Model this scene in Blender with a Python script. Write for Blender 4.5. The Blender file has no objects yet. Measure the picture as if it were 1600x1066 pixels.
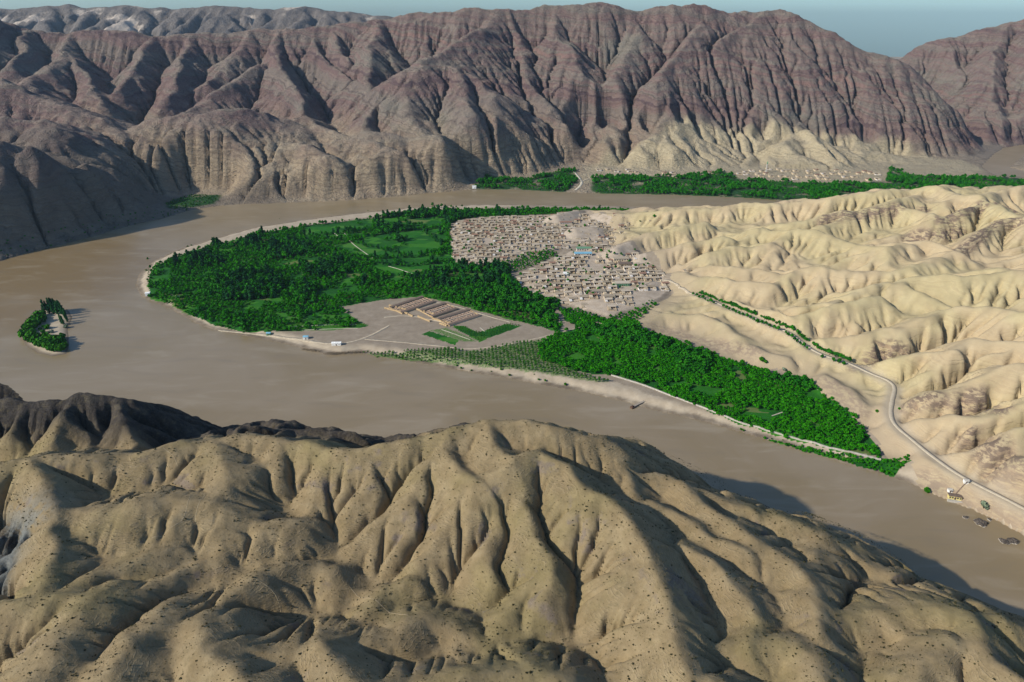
import bpy, math, random
import numpy as np
from mathutils import Vector, Matrix, Euler

# ------------------------------------------------------------------ camera, sky, sun, exposure
SC = bpy.context.scene
COL = SC.collection
CAM_H = 370.0
PITCH = math.radians(25.7)
FPX = 1067.0
cd = bpy.data.cameras.new('camera')
cd.lens = 24.0; cd.sensor_width = 36.0; cd.clip_start = 1.0; cd.clip_end = 60000.0
cam = bpy.data.objects.new('camera', cd); COL.objects.link(cam)
cam.location = (0, 0, CAM_H); cam.rotation_euler = (math.pi / 2 - PITCH, 0, 0)
SC.camera = cam

SUN_EL = math.radians(31.0)
LIGHT_AZ = math.radians(24.0)          # travel direction of the light, from +x towards +y
ldir = Vector((math.cos(SUN_EL) * math.cos(LIGHT_AZ), math.cos(SUN_EL) * math.sin(LIGHT_AZ), -math.sin(SUN_EL)))
sd = bpy.data.lights.new('sun', 'SUN'); sd.energy = 4.2; sd.angle = math.radians(1.0); sd.color = (1.0, 0.92, 0.78)
sun = bpy.data.objects.new('sun', sd); COL.objects.link(sun)
sun.rotation_euler = ldir.to_track_quat('-Z', 'Y').to_euler()
sun.location = (-500, -300, 900)

W = bpy.data.worlds.new('World'); SC.world = W; W.use_nodes = True
wn, wl = W.node_tree.nodes, W.node_tree.links
bg = wn['Background']
sky = wn.new('ShaderNodeTexSky'); sky.sky_type = 'NISHITA'; sky.sun_disc = False
sky.sun_elevation = SUN_EL
sky.sun_rotation = math.atan2(-ldir.x, -ldir.y)
sky.altitude = 1500.0; sky.air_density = 0.8; sky.dust_density = 3.2; sky.ozone_density = 1.0
bg.inputs['Strength'].default_value = 0.13
tint = wn.new('ShaderNodeMix'); tint.data_type = 'RGBA'; tint.blend_type = 'MULTIPLY'; tint.inputs[0].default_value = 1.0
tint.inputs[7].default_value = (.70, .92, 1.03, 1)      # the bluer desert air of the photograph, the same all round
wl.new(sky.outputs['Color'], tint.inputs[6]); wl.new(tint.outputs[2], bg.inputs['Color'])
SC.view_settings.view_transform = 'Standard'; SC.view_settings.look = 'None'
SC.view_settings.exposure = 0.26; SC.view_settings.gamma = 1.0
SC.view_settings.use_curve_mapping = False
SC.cycles.max_bounces = 4; SC.cycles.diffuse_bounces = 3; SC.cycles.glossy_bounces = 2
SC.cycles.transparent_max_bounces = 4; SC.cycles.volume_bounces = 0
SC.cycles.use_denoising = True; SC.cycles.denoiser = 'OPENIMAGEDENOISE'; SC.cycles.denoising_input_passes = 'RGB_ALBEDO_NORMAL'; SC.cycles.denoising_prefilter = 'ACCURATE'
SC.cycles.sample_clamp_indirect = 4.0; SC.cycles.sample_clamp_direct = 8.0

# ------------------------------------------------------------------ pixel <-> place
cp, sp = math.cos(PITCH), math.sin(PITCH)

def ray(px, py):
    u = (np.asarray(px, float) - 800.0) / FPX
    v = (np.asarray(py, float) - 533.0) / FPX
    return u, cp - v * sp, -sp - v * cp

def at_z(px, py, z):
    dx, dy, dz = ray(px, py)
    t = (z - CAM_H) / dz
    return dx * t, dy * t

def at_y(px, py, y):
    dx, dy, dz = ray(px, py)
    t = y / dy
    return dx * t, y, CAM_H + dz * t

def project(x, y, z):
    zz = z - CAM_H
    d = y * cp - zz * sp
    v = -y * sp - zz * cp
    return 800 + FPX * x / d, 533 + FPX * v / d

# ------------------------------------------------------------------ noise and grids
def _hash(ix, iy, seed):
    with np.errstate(over='ignore'):
        h = (ix.astype(np.uint32) * np.uint32(374761393) + iy.astype(np.uint32) * np.uint32(668265263) + np.uint32(seed * 1442695 + 12345)).astype(np.uint32)
        h = (h ^ (h >> np.uint32(13))) * np.uint32(1274126177)
        h = h ^ (h >> np.uint32(16))
    return h

def perlin(x, y, seed=0):
    x = np.asarray(x, np.float64); y = np.asarray(y, np.float64)
    ix = np.floor(x).astype(np.int64); iy = np.floor(y).astype(np.int64)
    fx = x - ix; fy = y - iy
    def g(ax, ay):
        a = _hash(ix + ax, iy + ay, seed).astype(np.float64) * (2 * np.pi / 4294967296.0)
        return np.cos(a) * (fx - ax) + np.sin(a) * (fy - ay)
    u = fx * fx * fx * (fx * (fx * 6 - 15) + 10); v = fy * fy * fy * (fy * (fy * 6 - 15) + 10)
    a = g(0, 0); b = g(1, 0); c = g(0, 1); d = g(1, 1)
    return (a + u * (b - a) + v * (c - a) + u * v * (a - b - c + d)) * 1.5

def fbm(x, y, octs=4, seed=0, gain=0.5):
    s = 0.0; a = 1.0; f = 1.0; n = 0.0
    for k in range(octs):
        s = s + a * perlin(x * f + 17.3 * k, y * f - 9.1 * k, seed + k); n += a
        a *= gain; f *= 2.03
    return s / n

def smooth(a, b, x):
    t = np.clip((x - a) / (b - a), 0, 1)
    return t * t * (3 - 2 * t)

class Grid:
    def __init__(s, x0, x1, y0, y1, dx):
        s.x0, s.y0, s.dx = x0, y0, dx
        s.nx = int((x1 - x0) / dx) + 1; s.ny = int((y1 - y0) / dx) + 1
        s.xs = x0 + dx * np.arange(s.nx); s.ys = y0 + dx * np.arange(s.ny)
        s.X, s.Y = np.meshgrid(s.xs, s.ys)
    def sample(s, A, x, y):
        fx = np.clip((np.asarray(x, float) - s.x0) / s.dx, 0, s.nx - 1.001); fy = np.clip((np.asarray(y, float) - s.y0) / s.dx, 0, s.ny - 1.001)
        ix = fx.astype(int); iy = fy.astype(int); fx = fx - ix; fy = fy - iy
        return ((A[iy, ix] * (1 - fx) + A[iy, ix + 1] * fx) * (1 - fy) + (A[iy + 1, ix] * (1 - fx) + A[iy + 1, ix + 1] * fx) * fy)
    def cubic(s, A, x, y):
        def w(t):
            return [(-t**3 + 3*t**2 - 3*t + 1) / 6, (3*t**3 - 6*t**2 + 4) / 6, (-3*t**3 + 3*t**2 + 3*t + 1) / 6, t**3 / 6]
        fx = np.clip((x - s.x0) / s.dx, 1, s.nx - 2.001); fy = np.clip((y - s.y0) / s.dx, 1, s.ny - 2.001)
        ix = fx.astype(int); iy = fy.astype(int); wx = w(fx - ix); wy = w(fy - iy)
        ix = np.clip(ix, 1, s.nx - 3); iy = np.clip(iy, 1, s.ny - 3)
        r = 0
        for j in range(4):
            row = 0
            for i in range(4):
                row = row + A[iy - 1 + j, ix - 1 + i] * wx[i]
            r = r + row * wy[j]
        return r

def inside(poly, X, Y):
    P = np.asarray(poly, float); r = np.zeros(np.shape(X), bool)
    n = len(P)
    for i in range(n):
        x1, y1 = P[i]; x2, y2 = P[(i + 1) % n]
        if y1 == y2: continue
        c = ((y1 > Y) != (y2 > Y)) & (X < (x2 - x1) * (Y - y1) / (y2 - y1) + x1)
        r ^= c
    return r

def polydist(pts, X, Y, closed=False):
    P = np.asarray(pts, float); d = np.full(np.shape(X), 1e9)
    n = len(P)
    for i in range(n if closed else n - 1):
        a = P[i]; b = P[(i + 1) % n]; ab = b - a; L = ab @ ab + 1e-9
        t = np.clip(((X - a[0]) * ab[0] + (Y - a[1]) * ab[1]) / L, 0, 1)
        d = np.minimum(d, np.hypot(X - a[0] - t * ab[0], Y - a[1] - t * ab[1]))
    return d

def ridges(g, base, specs, reach_floor=-5.0):
    """specs: list of (points3d, slope, roundness); the land is the highest of all the flanks"""
    h = base.copy()
    for pts, s, r in specs:
        for a, b in zip(pts[:-1], pts[1:]):
            R = (max(a[2], b[2]) - reach_floor) / s + r + 2 * g.dx
            i0 = max(0, int((min(a[0], b[0]) - R - g.x0) / g.dx)); i1 = min(g.nx, int((max(a[0], b[0]) + R - g.x0) / g.dx) + 2)
            j0 = max(0, int((min(a[1], b[1]) - R - g.y0) / g.dx)); j1 = min(g.ny, int((max(a[1], b[1]) + R - g.y0) / g.dx) + 2)
            if i1 <= i0 or j1 <= j0: continue
            X = g.WX[j0:j1, i0:i1]; Y = g.WY[j0:j1, i0:i1]
            ex, ey = b[0] - a[0], b[1] - a[1]; L = ex * ex + ey * ey + 1e-9
            t = np.clip(((X - a[0]) * ex + (Y - a[1]) * ey) / L, 0, 1)
            d = np.hypot(X - a[0] - t * ex, Y - a[1] - t * ey)
            d = np.sqrt(d * d + r * r) - r
            z = a[2] + t * (b[2] - a[2]) - s * d
            np.maximum(h[j0:j1, i0:i1], z, out=h[j0:j1, i0:i1])
    return h

def line_y(pts, y0, y1, bow=1.0, lift=0.0):
    """image polyline whose ground distance runs from y0 to y1 -> 3d points"""
    P = np.asarray(pts, float)
    L = np.concatenate([[0], np.cumsum(np.hypot(np.diff(P[:, 0]), np.diff(P[:, 1])))]); t = (L / max(L[-1], 1e-6)) ** bow
    out = []
    for (px, py), tt in zip(P, t):
        x, y, z = at_y(px, py, y0 + (y1 - y0) * tt)
        out.append((float(x), float(y), float(z) + lift))
    return out

def line_z(pts, z0=None, z1=None):
    P = np.asarray([p[:2] for p in pts], float)
    if z0 is None: zs = [p[2] for p in pts]
    else:
        L = np.concatenate([[0], np.cumsum(np.hypot(np.diff(P[:, 0]), np.diff(P[:, 1])))]); zs = z0 + (z1 - z0) * L / max(L[-1], 1e-6)
    out = []
    for (px, py), z in zip(P, zs):
        x, y = at_z(px, py, z); out.append((float(x), float(y), float(z)))
    return out

# ------------------------------------------------------------------ stream-power erosion
def erode(h, dx, steps, KT, DT=0.0, m=0.5, Ac=0.0, fixed=None, floor=None, hard=None, fill=3):
    """implicit stream-power incision plus slope diffusion; flow found by steepest descent, sums by path doubling"""
    ny, nx = h.shape; N = ny * nx
    h = h.astype(np.float64).copy()
    idx = np.arange(N).reshape(ny, nx)
    edge = np.zeros((ny, nx), bool); edge[0] = edge[-1] = True; edge[:, 0] = edge[:, -1] = True
    fx = edge if fixed is None else (edge | fixed)
    nb = [(-1, 0, 1), (1, 0, 1), (0, -1, 1), (0, 1, 1), (-1, -1, 2**.5), (-1, 1, 2**.5), (1, -1, 2**.5), (1, 1, 2**.5)]
    A = None
    for it in range(steps):
        for _ in range(fill):
            mn = np.full((ny, nx), 1e9); c = h[1:-1, 1:-1]
            for dj, di, L in nb: mn[1:-1, 1:-1] = np.minimum(mn[1:-1, 1:-1], h[1 + dj:ny - 1 + dj, 1 + di:nx - 1 + di])
            pit = (h <= mn) & ~fx & ~edge
            h[pit] = mn[pit] + 1e-3 * dx
        best = np.zeros((ny, nx)); rec = idx.copy(); dist = np.full((ny, nx), dx)
        bi = best[1:-1, 1:-1]; ri = rec[1:-1, 1:-1]; di_ = dist[1:-1, 1:-1]
        for dj, di, L in nb:
            s = (h[1:-1, 1:-1] - h[1 + dj:ny - 1 + dj, 1 + di:nx - 1 + di]) / (L * dx)
            up = s > bi
            bi[up] = s[up]; ri[up] = idx[1 + dj:ny - 1 + dj, 1 + di:nx - 1 + di][up]; di_[up] = L * dx
        rec[fx] = idx[fx]
        r0 = rec.ravel()
        self_ = r0 == idx.ravel()
        acc = np.ones(N); R = r0.copy(); live = ~self_
        for k in range(12):
            if not live.any(): break
            acc = acc + np.bincount(R[live], weights=acc[live], minlength=N)
            live = live & live[R]
            R = R[R]
        A = acc.reshape(ny, nx) * dx * dx
        F = (KT / steps) * (np.maximum(A - Ac, 0) + .04 * np.minimum(A, Ac)) ** m / dist
        if hard is not None: F = F * hard
        F[rec == idx] = 0
        F = F.ravel()
        a = (h.ravel()) / (1 + F); bb = F / (1 + F); a[self_] = h.ravel()[self_]; bb[self_] = 0
        R = r0.copy()
        for k in range(12):
            a = a + bb * a[R]; bb = bb * bb[R]; R = R[R]
            if bb.max() < 1e-5: break
        h2 = a.reshape(ny, nx)
        h = np.where(fx, h, h2)
        if DT > 0:
            q = DT / steps / (dx * dx); n = max(1, int(math.ceil(q / 0.2)))
            for _ in range(n):
                lap = np.zeros_like(h)
                lap[1:-1, 1:-1] = h[:-2, 1:-1] + h[2:, 1:-1] + h[1:-1, :-2] + h[1:-1, 2:] - 4 * h[1:-1, 1:-1]
                h = h + np.where(fx, 0, lap * (q / n))
        if floor is not None: h = np.maximum(h, floor)
    return h, A

def blur(a, n=1):
    for _ in range(n):
        p = np.pad(a, 1, mode='edge')
        a = (p[:-2, 1:-1] + p[2:, 1:-1] + p[1:-1, :-2] + p[1:-1, 2:] + 4 * a) / 8
    return a

# ------------------------------------------------------------------ meshes
def grid_mesh(name, g, h, mat, attrs=None, keep=None, kind='structure', smooth_shade=True):
    ny, nx = h.shape
    X, Y = np.meshgrid(g.x0 + g.dx * np.arange(nx), g.y0 + g.dx * np.arange(ny))
    idx = np.arange(nx * ny).reshape(ny, nx)
    q = np.stack([idx[:-1, :-1], idx[:-1, 1:], idx[1:, 1:], idx[1:, :-1]], -1).reshape(-1, 4)
    co = np.stack([X, Y, h], -1).reshape(-1, 3)
    if keep is not None:
        kf = (keep[:-1, :-1] | keep[:-1, 1:] | keep[1:, 1:] | keep[1:, :-1]).ravel()
        q = q[kf]
        used = np.zeros(nx * ny, bool); used[q.ravel()] = True
        new = np.cumsum(used) - 1
        q = new[q]; co = co[used]
    else: used = None
    me = bpy.data.meshes.new(name)
    me.vertices.add(len(co)); me.vertices.foreach_set('co', co.astype(np.float32).ravel())
    me.loops.add(len(q) * 4); me.loops.foreach_set('vertex_index', q.astype(np.int32).ravel())
    me.polygons.add(len(q)); me.polygons.foreach_set('loop_start', (np.arange(len(q)) * 4).astype(np.int32))
    me.polygons.foreach_set('use_smooth', np.full(len(q), smooth_shade))
    me.update(calc_edges=True)
    for k, v in (attrs or {}).items():
        at = me.attributes.new(k, 'FLOAT', 'POINT'); v = v.ravel()
        at.data.foreach_set('value', (v[used] if used is not None else v).astype(np.float32))
    o = bpy.data.objects.new(name, me); COL.objects.link(o); me.materials.append(mat)
    o['kind'] = kind
    return o

# ------------------------------------------------------------------ node helper
class NT:
    def __init__(s, name):
        s.m = bpy.data.materials.new(name); s.m.use_nodes = True
        s.t = s.m.node_tree; s.n = s.t.nodes; s.l = s.t.links
        s.b = s.n['Principled BSDF']; s.b.inputs['Roughness'].default_value = 0.9
        s.b.inputs['Specular IOR Level'].default_value = 0.13
        s._pos = None
    def put(s, sock, v):
        if isinstance(v, bpy.types.NodeSocket): s.l.new(v, sock)
        elif isinstance(v, (tuple, list)) and len(v) == 3 and sock.type == 'RGBA': sock.default_value = (*v, 1)
        else: sock.default_value = v
    def pos(s):
        if s._pos is None: s._pos = s.n.new('ShaderNodeNewGeometry')
        return s._pos.outputs['Position']
    def nz(s):
        s.pos(); return s.xyz(s._pos.outputs['Normal'])[2]
    def attr(s, k):
        a = s.n.new('ShaderNodeAttribute'); a.attribute_name = k; return a.outputs['Fac']
    def math(s, op, a, b=0.0, c=None, clamp=False):
        n = s.n.new('ShaderNodeMath'); n.operation = op; n.use_clamp = clamp
        s.put(n.inputs[0], a); s.put(n.inputs[1], b)
        if c is not None: s.put(n.inputs[2], c)
        return n.outputs[0]
    def xyz(s, v):
        n = s.n.new('ShaderNodeSeparateXYZ'); s.l.new(v, n.inputs[0]); return n.outputs
    def vec(s, x, y, z):
        n = s.n.new('ShaderNodeCombineXYZ'); s.put(n.inputs[0], x); s.put(n.inputs[1], y); s.put(n.inputs[2], z); return n.outputs[0]
    def scale(s, v, k):
        n = s.n.new('ShaderNodeMapping'); s.l.new(v, n.inputs[0]); n.inputs['Scale'].default_value = k if isinstance(k, tuple) else (k, k, k); return n.outputs[0]
    def noise(s, scale, detail=4, rough=0.55, v=None, dim='3D', dist=0.0):
        n = s.n.new('ShaderNodeTexNoise'); n.noise_dimensions = dim
        n.inputs['Scale'].default_value = scale; n.inputs['Detail'].default_value = detail; n.inputs['Roughness'].default_value = rough; n.inputs['Distortion'].default_value = dist
        if dim == '1D': s.put(n.inputs['W'], v)
        else: s.l.new(v if v is not None else s.pos(), n.inputs['Vector'])
        return n.outputs['Fac']
    def voro(s, scale, v=None, feat='F1'):
        n = s.n.new('ShaderNodeTexVoronoi'); n.feature = feat; n.inputs['Scale'].default_value = scale
        s.l.new(v if v is not None else s.pos(), n.inputs['Vector']); return n.outputs
    def ramp(s, f, stops, interp='LINEAR'):
        n = s.n.new('ShaderNodeValToRGB'); e = n.color_ramp.elements; n.color_ramp.interpolation = interp
        while len(e) < len(stops): e.new(0.5)
        for el, (p, c) in zip(e, stops):
            el.position = p; el.color = (*c, 1) if isinstance(c, tuple) else (c, c, c, 1)
        s.put(n.inputs[0], f); return n.outputs['Color']
    def step(s, f, a, b):
        n = s.n.new('ShaderNodeMapRange'); n.interpolation_type = 'SMOOTHSTEP'
        s.put(n.inputs[0], f); n.inputs[1].default_value = a; n.inputs[2].default_value = b; return n.outputs[0]
    def mix(s, f, a, b, mode='MIX'):
        n = s.n.new('ShaderNodeMix'); n.data_type = 'RGBA'; n.blend_type = mode
        s.put(n.inputs[0], f); s.put(n.inputs[6], a); s.put(n.inputs[7], b); return n.outputs[2]
    def bump(s, h, dist, strength=1.0, normal=None):
        n = s.n.new('ShaderNodeBump'); n.inputs['Distance'].default_value = dist; n.inputs['Strength'].default_value = strength
        s.l.new(h, n.inputs['Height'])
        if normal is not None: s.l.new(normal, n.inputs['Normal'])
        return n.outputs[0]
    def out(s, color, normal=None, rough=None):
        s.put(s.b.inputs['Base Color'], color)
        if normal is not None: s.l.new(normal, s.b.inputs['Normal'])
        if rough is not None: s.put(s.b.inputs['Roughness'], rough)
        return s.m

def flat_mat(name, c, rough=0.85, var=0.25, scale=0.5, spec=0.15, metal=0.0):
    t = NT(name)
    f = t.noise(scale, 4)
    c2 = tuple(x * (1 - var) for x in c); c1 = tuple(min(1, x * (1 + var)) for x in c)
    t.b.inputs['Specular IOR Level'].default_value = spec; t.b.inputs['Metallic'].default_value = metal
    return t.out(t.ramp(f, [(0.3, c2), (0.7, c1)]), rough=rough)
# ------------------------------------------------------------------ river outline and valley floor
FAR_BANK = [(-150, 470), (-60, 428), (0, 408), (40, 396), (75, 388), (150, 368), (205, 352), (250, 343), (300, 328), (340, 322), (380, 319), (430, 318),
            (500, 315), (560, 312), (620, 307), (680, 301), (730, 297), (800, 296), (870, 300), (910, 302), (960, 303), (1060, 305), (1160, 309), (1215, 313)]
NEAR_BANK = [(1040, 327), (940, 321), (850, 321), (760, 320), (690, 322), (640, 325), (560, 333), (480, 343), (400, 355), (330, 374), (270, 393), (235, 411), (216, 430),
             (211, 448), (220, 464), (245, 474), (275, 488), (310, 508), (340, 518), (400, 529), (440, 537), (470, 544), (510, 556), (560, 553), (620, 562), (700, 576),
             (790, 591), (850, 603), (920, 615), (970, 627), (1020, 641), (1070, 653), (1130, 668), (1190, 686), (1260, 706), (1320, 726), (1380, 743),
             (1420, 755), (1450, 770), (1480, 782), (1520, 797), (1560, 815), (1600, 836), (1680, 880)]
def w0(L): return [tuple(float(c) for c in at_z(px, py, 0.0)) for px, py in L]
FARW = w0(FAR_BANK) + [(760, 1468), (1000, 1480), (1230, 1520), (1340, 1640)] + w0([(1600, 277), (1554, 273), (1534, 261), (1544, 250), (1556, 239), (1570, 231), (1604, 225), (1700, 216), (1900, 206)])
RIGHTW = w0([(1900, 216), (1720, 227), (1650, 233), (1604, 241), (1587, 252), (1578, 262), (1612, 270)]) + [(1500, 1700), (1560, 1500), (1500, 1350), (1100, 1345), (700, 1372)]
NEARW = w0(NEAR_BANK)
SOUTHW = [(560, 150), (470, 205), (390, 262), (312, 308), (266, 326), (215, 352), (140, 400), (80, 428), (0, 450), (-150, 470), (-300, 500), (-480, 560), (-700, 640), (-1100, 700)]
RIVER = FARW + RIGHTW + NEARW + SOUTHW
INNER = RIGHTW[-4:] + NEARW + [(1700, 300), (1700, 1350)]
PENP = NEARW + [(700, 200), (1800, 300), (1800, 1500), (1500, 1350), (1100, 1345), (700, 1372)]
ISLAND_PX = [(40, 505), (34, 522), (42, 540), (60, 551), (82, 556), (102, 553), (106, 540), (104, 515), (111, 496), (104, 484), (85, 482), (64, 487), (50, 495)]
ISLW = w0(ISLAND_PX)

# ------------------------------------------------------------------ far mountains north of the river
def drape(px, z): return [tuple(float(c) for c in at_z(a, b, z)) for a, b in px]
PLAIN = [(728, 299), (742, 284), (790, 280), (850, 274), (885, 266), (908, 262), (935, 270), (990, 270), (1060, 274), (1110, 270), (1150, 270), (1200, 271), (1300, 274), (1385, 274), (1390, 264), (1405, 264), (1450, 272), (1520, 275), (1550, 276), (1620, 282), (1640, 300), (1215, 316), (1060, 307), (870, 302)]
def build_mountains(dx=5.0):
    g = Grid(-2000, 2650, 850, 3050, dx)
    g.WX = g.X + 18 * fbm(g.X / 90, g.Y / 90, 3, 5) + 40 * perlin(g.X / 330, g.Y / 330, 8); g.WY = g.Y + 14 * fbm(g.X / 90, g.Y / 90, 3, 6) + 26 * perlin(g.X / 330, g.Y / 330, 9)
    riv = inside(RIVER, g.X, g.Y) | (g.Y < 900 + 0 * g.X) & (g.X > -900)
    pen = inside(PENP, g.X, g.Y)
    riv |= pen
    dist = np.minimum(polydist(FARW, g.X, g.Y), polydist(RIGHTW[:7], g.X, g.Y))
    base = np.where(riv, -3.0, 1.0 + np.minimum(5, dist * 0.10) + np.maximum(0, dist - 110) * 0.03)
    R = []
    def a(pts, y0, y1, s=0.6, r=8, bow=1.0): R.append((line_y(pts, y0, y1, bow), s, r))
    # main crest
    a([(-120, 40), (0, 30), (50, 45), (110, 53), (183, 45), (233, 50), (300, 50), (383, 50), (433, 43), (487, 42), (533, 43), (600, 30)], 2250, 2400, .92)
    a([(600, 30), (667, 20), (713, 12), (780, 12), (813, 17), (846, 13), (883, 7), (943, 7), (1000, 15), (1050, 8), (1066, 13), (1100, 14), (1133, 25), (1183, 18), (1216, 17)], 2400, 2380, 1.0)
    a([(1216, 17), (1240, 28), (1293, 50), (1340, 67), (1366, 80), (1395, 90), (1416, 100), (1450, 140), (1490, 174), (1517, 207), (1556, 241)], 2380, 2030, .9)
    # buttresses, from the crest to the toe
    a([(1183, 18), (1166, 43), (1133, 67), (1100, 93), (1072, 123), (1062, 150), (1055, 172)], 2370, 2040, .72, 6)
    a([(1216, 17), (1226, 67), (1236, 110), (1240, 140), (1250, 196)], 2380, 2010, .72, 6)
    a([(1333, 67), (1340, 97), (1366, 123), (1383, 160), (1400, 187), (1420, 215)], 2330, 2010, .75, 6)
    a([(1400, 92), (1425, 130), (1455, 170), (1490, 210), (1520, 235)], 2250, 2010, .8, 5)
    a([(1270, 40), (1290, 90), (1305, 130), (1330, 175), (1345, 208)], 2360, 2010, .78, 5)
    a([(1000, 15), (990, 30), (986, 60), (976, 83), (996, 117), (1033, 147), (1060, 180), (1068, 190)], 2390, 1990, .74, 6)
    a([(1110, 20), (1085, 55), (1060, 85), (1040, 110)], 2390, 2080, .75, 6)
    a([(976, 83), (950, 120), (925, 165), (930, 190)], 2200, 1900, .76, 6)
    a([(800, 14), (808, 67), (815, 97), (823, 130), (850, 163), (880, 187)], 2390, 1880, .74, 6)
    a([(880, 9), (872, 45), (885, 80), (900, 110)], 2390, 2090, .78, 5)
    a([(780, 13), (752, 42), (733, 50), (706, 67), (676, 80), (655, 96), (648, 130), (655, 165), (668, 205)], 2390, 1690, .66, 10)
    a([(676, 80), (710, 110), (735, 150), (752, 195)], 2120, 1720, .7, 7)
    a([(655, 96), (615, 140), (590, 180), (575, 205)], 2090, 1700, .68, 8)
    a([(735, 115), (768, 143), (780, 175), (786, 215)], 2000, 1700, .72, 6)
    a([(600, 30), (590, 62), (570, 90), (566, 120), (580, 150)], 2390, 1950, .76, 6)
    a([(487, 42), (500, 80), (515, 100), (540, 125), (562, 152), (575, 172)], 2390, 1900, .74, 6)
    a([(533, 43), (536, 70), (548, 95)], 2390, 2180, .8, 5)
    a([(433, 43), (418, 88), (392, 106), (352, 140), (327, 160), (300, 175)], 2360, 1850, .72, 6)
    a([(418, 88), (440, 120), (462, 150), (480, 175)], 2200, 1850, .76, 6)
    a([(383, 50), (362, 80), (350, 105), (333, 128)], 2340, 2080, .78, 5)
    a([(300, 50), (292, 85), (283, 115), (272, 150)], 2330, 1960, .76, 6)
    a([(233, 50), (214, 85), (192, 115), (175, 150)], 2310, 1950, .76, 6)
    a([(110, 53), (97, 75), (87, 95), (62, 115), (37, 137), (20, 150)], 2280, 1820, .66, 8)
    a([(97, 80), (115, 110), (130, 140), (150, 165)], 2200, 1850, .72, 6)
    a([(0, 30), (-12, 70), (-30, 110), (-50, 150)], 2250, 1800, .7, 6)
    a([(50, 45), (40, 75), (15, 105)], 2260, 2000, .8, 5)
    # lower benches and bluffs above the river
    a([(-60, 128), (0, 133), (37, 147), (110, 166), (187, 200), (222, 226)], 1750, 1600, .5, 14)
    a([(440, 185), (400, 172), (376, 167), (340, 172), (307, 180), (262, 190), (233, 197), (205, 214)], 1740, 1640, .5, 14)
    a([(376, 167), (393, 193), (383, 227), (353, 253), (318, 282)], 1740, 1530, .62, 7)
    a([(300, 182), (285, 215), (262, 240), (240, 262)], 1690, 1560, .62, 7)
    a([(393, 193), (433, 222), (480, 236), (500, 248), (520, 268), (525, 292)], 1690, 1480, .72, 9)
    a([(433, 222), (430, 255), (425, 290)], 1620, 1480, .72, 6)
    a([(480, 175), (500, 195), (520, 210), (560, 222), (600, 232)], 1800, 1600, .5, 12)
    a([(600, 232), (570, 250), (555, 282)], 1600, 1490, .7, 8)
    a([(600, 232), (633, 246), (650, 268), (655, 288)], 1600, 1510, .66, 8)
    a([(575, 205), (640, 212), (700, 215), (735, 222), (766, 237), (800, 248), (833, 257), (866, 268), (888, 276)], 1690, 1610, .52, 8)
    a([(700, 215), (690, 240), (688, 272)], 1670, 1560, .62, 7)
    a([(766, 237), (748, 258), (742, 278)], 1650, 1590, .62, 7)
    a([(786, 215), (833, 203), (852, 208), (880, 221), (916, 233), (950, 242), (985, 250)], 1690, 1680, .55, 8)
    a([(852, 208), (858, 235), (850, 258)], 1690, 1640, .6, 7)
    a([(916, 233), (922, 250)], 1690, 1670, .6, 6)
    a([(1060, 190), (1076, 197), (1100, 213), (1135, 222), (1180, 230), (1230, 228), (1280, 226), (1330, 232), (1380, 241), (1440, 252), (1490, 262), (1535, 271)], 1950, 1830, .42, 12)
    for x, y, xe, ye in [(1076, 197, 1055, 235), (1098, 212, 1090, 248), (1130, 222, 1125, 254), (1175, 230, 1168, 258), (1225, 230, 1235, 258), (1290, 228, 1300, 256), (1345, 234, 1352, 262), (1400, 244, 1410, 266), (1250, 200, 1262, 226), (1046, 195, 1020, 240)]:
        a([(x, y), ((x + xe) / 2 + 3, (y + ye) / 2), (xe, ye)], 1935, 1765, .55, 7)
    # dark slopes along the outer bend, left
    a([(-330, 190), (-120, 205), (0, 217), (43, 227), (100, 243), (140, 253), (180, 259), (215, 262), (240, 272), (270, 287), (305, 303)], 1210, 1480, .62, 8)
    a([(-100, 206), (-120, 250), (-100, 320), (-80, 380)], 1220, 1060, .7, 6)
    a([(43, 227), (70, 262), (100, 300), (118, 338)], 1250, 1190, .75, 5)
    a([(140, 253), (165, 278), (190, 305), (205, 328)], 1320, 1270, .75, 5)
    a([(-20, 217), (0, 260), (25, 310), (40, 360)], 1230, 1140, .75, 5)
    a([(0, 175), (60, 185), (120, 208), (170, 230), (215, 250)], 1480, 1520, .5, 10)
    # mountain across the gorge, right
    a([(1330, 130), (1390, 95), (1420, 78), (1478, 60), (1510, 56), (1560, 46), (1588, 37), (1640, 30), (1760, 20)], 2900, 2700, .85)
    a([(1588, 37), (1560, 80), (1535, 120), (1545, 160), (1572, 195), (1600, 216)], 2780, 2130, .72, 6)
    a([(1478, 60), (1490, 100), (1510, 140), (1535, 175), (1560, 205)], 2850, 2180, .76, 6)
    a([(1640, 30), (1625, 90), (1640, 150), (1660, 215)], 2700, 2080, .72, 6)
    a([(1700, 25), (1720, 120), (1740, 215)], 2680, 2050, .72, 6)
    h = ridges(g, base, R)
    plain = drape(PLAIN, 5.0)
    dp = np.where(inside(plain, g.WX, g.WY), 0, polydist(plain, g.WX, g.WY, True))
    nook = drape([(246, 326), (262, 312), (300, 301), (348, 302), (344, 321), (300, 327)], 4.0)
    dp = np.minimum(dp, np.where(inside(nook, g.X, g.Y), 0, polydist(nook, g.X, g.Y, True)))
    k = smooth(0, 75, dp) * (.12 + .88 * smooth(4, 60, dist + 10 * fbm(g.X / 40, g.Y / 40, 3, 7)))
    h = np.where(riv, base, base + (h - base) * k)
    # low badlands between the right hand massif and the far village
    toe = smooth(60, 260, g.X + 60 * fbm(g.X / 120, g.Y / 120, 2, 12)) * smooth(2080, 2010, g.Y - .05 * g.X) * (g.Y > 1600)
    rid = 1 - np.abs(perlin(g.WX / 75 + g.WY / 300, g.WY / 210, 13)) * 2
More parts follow.
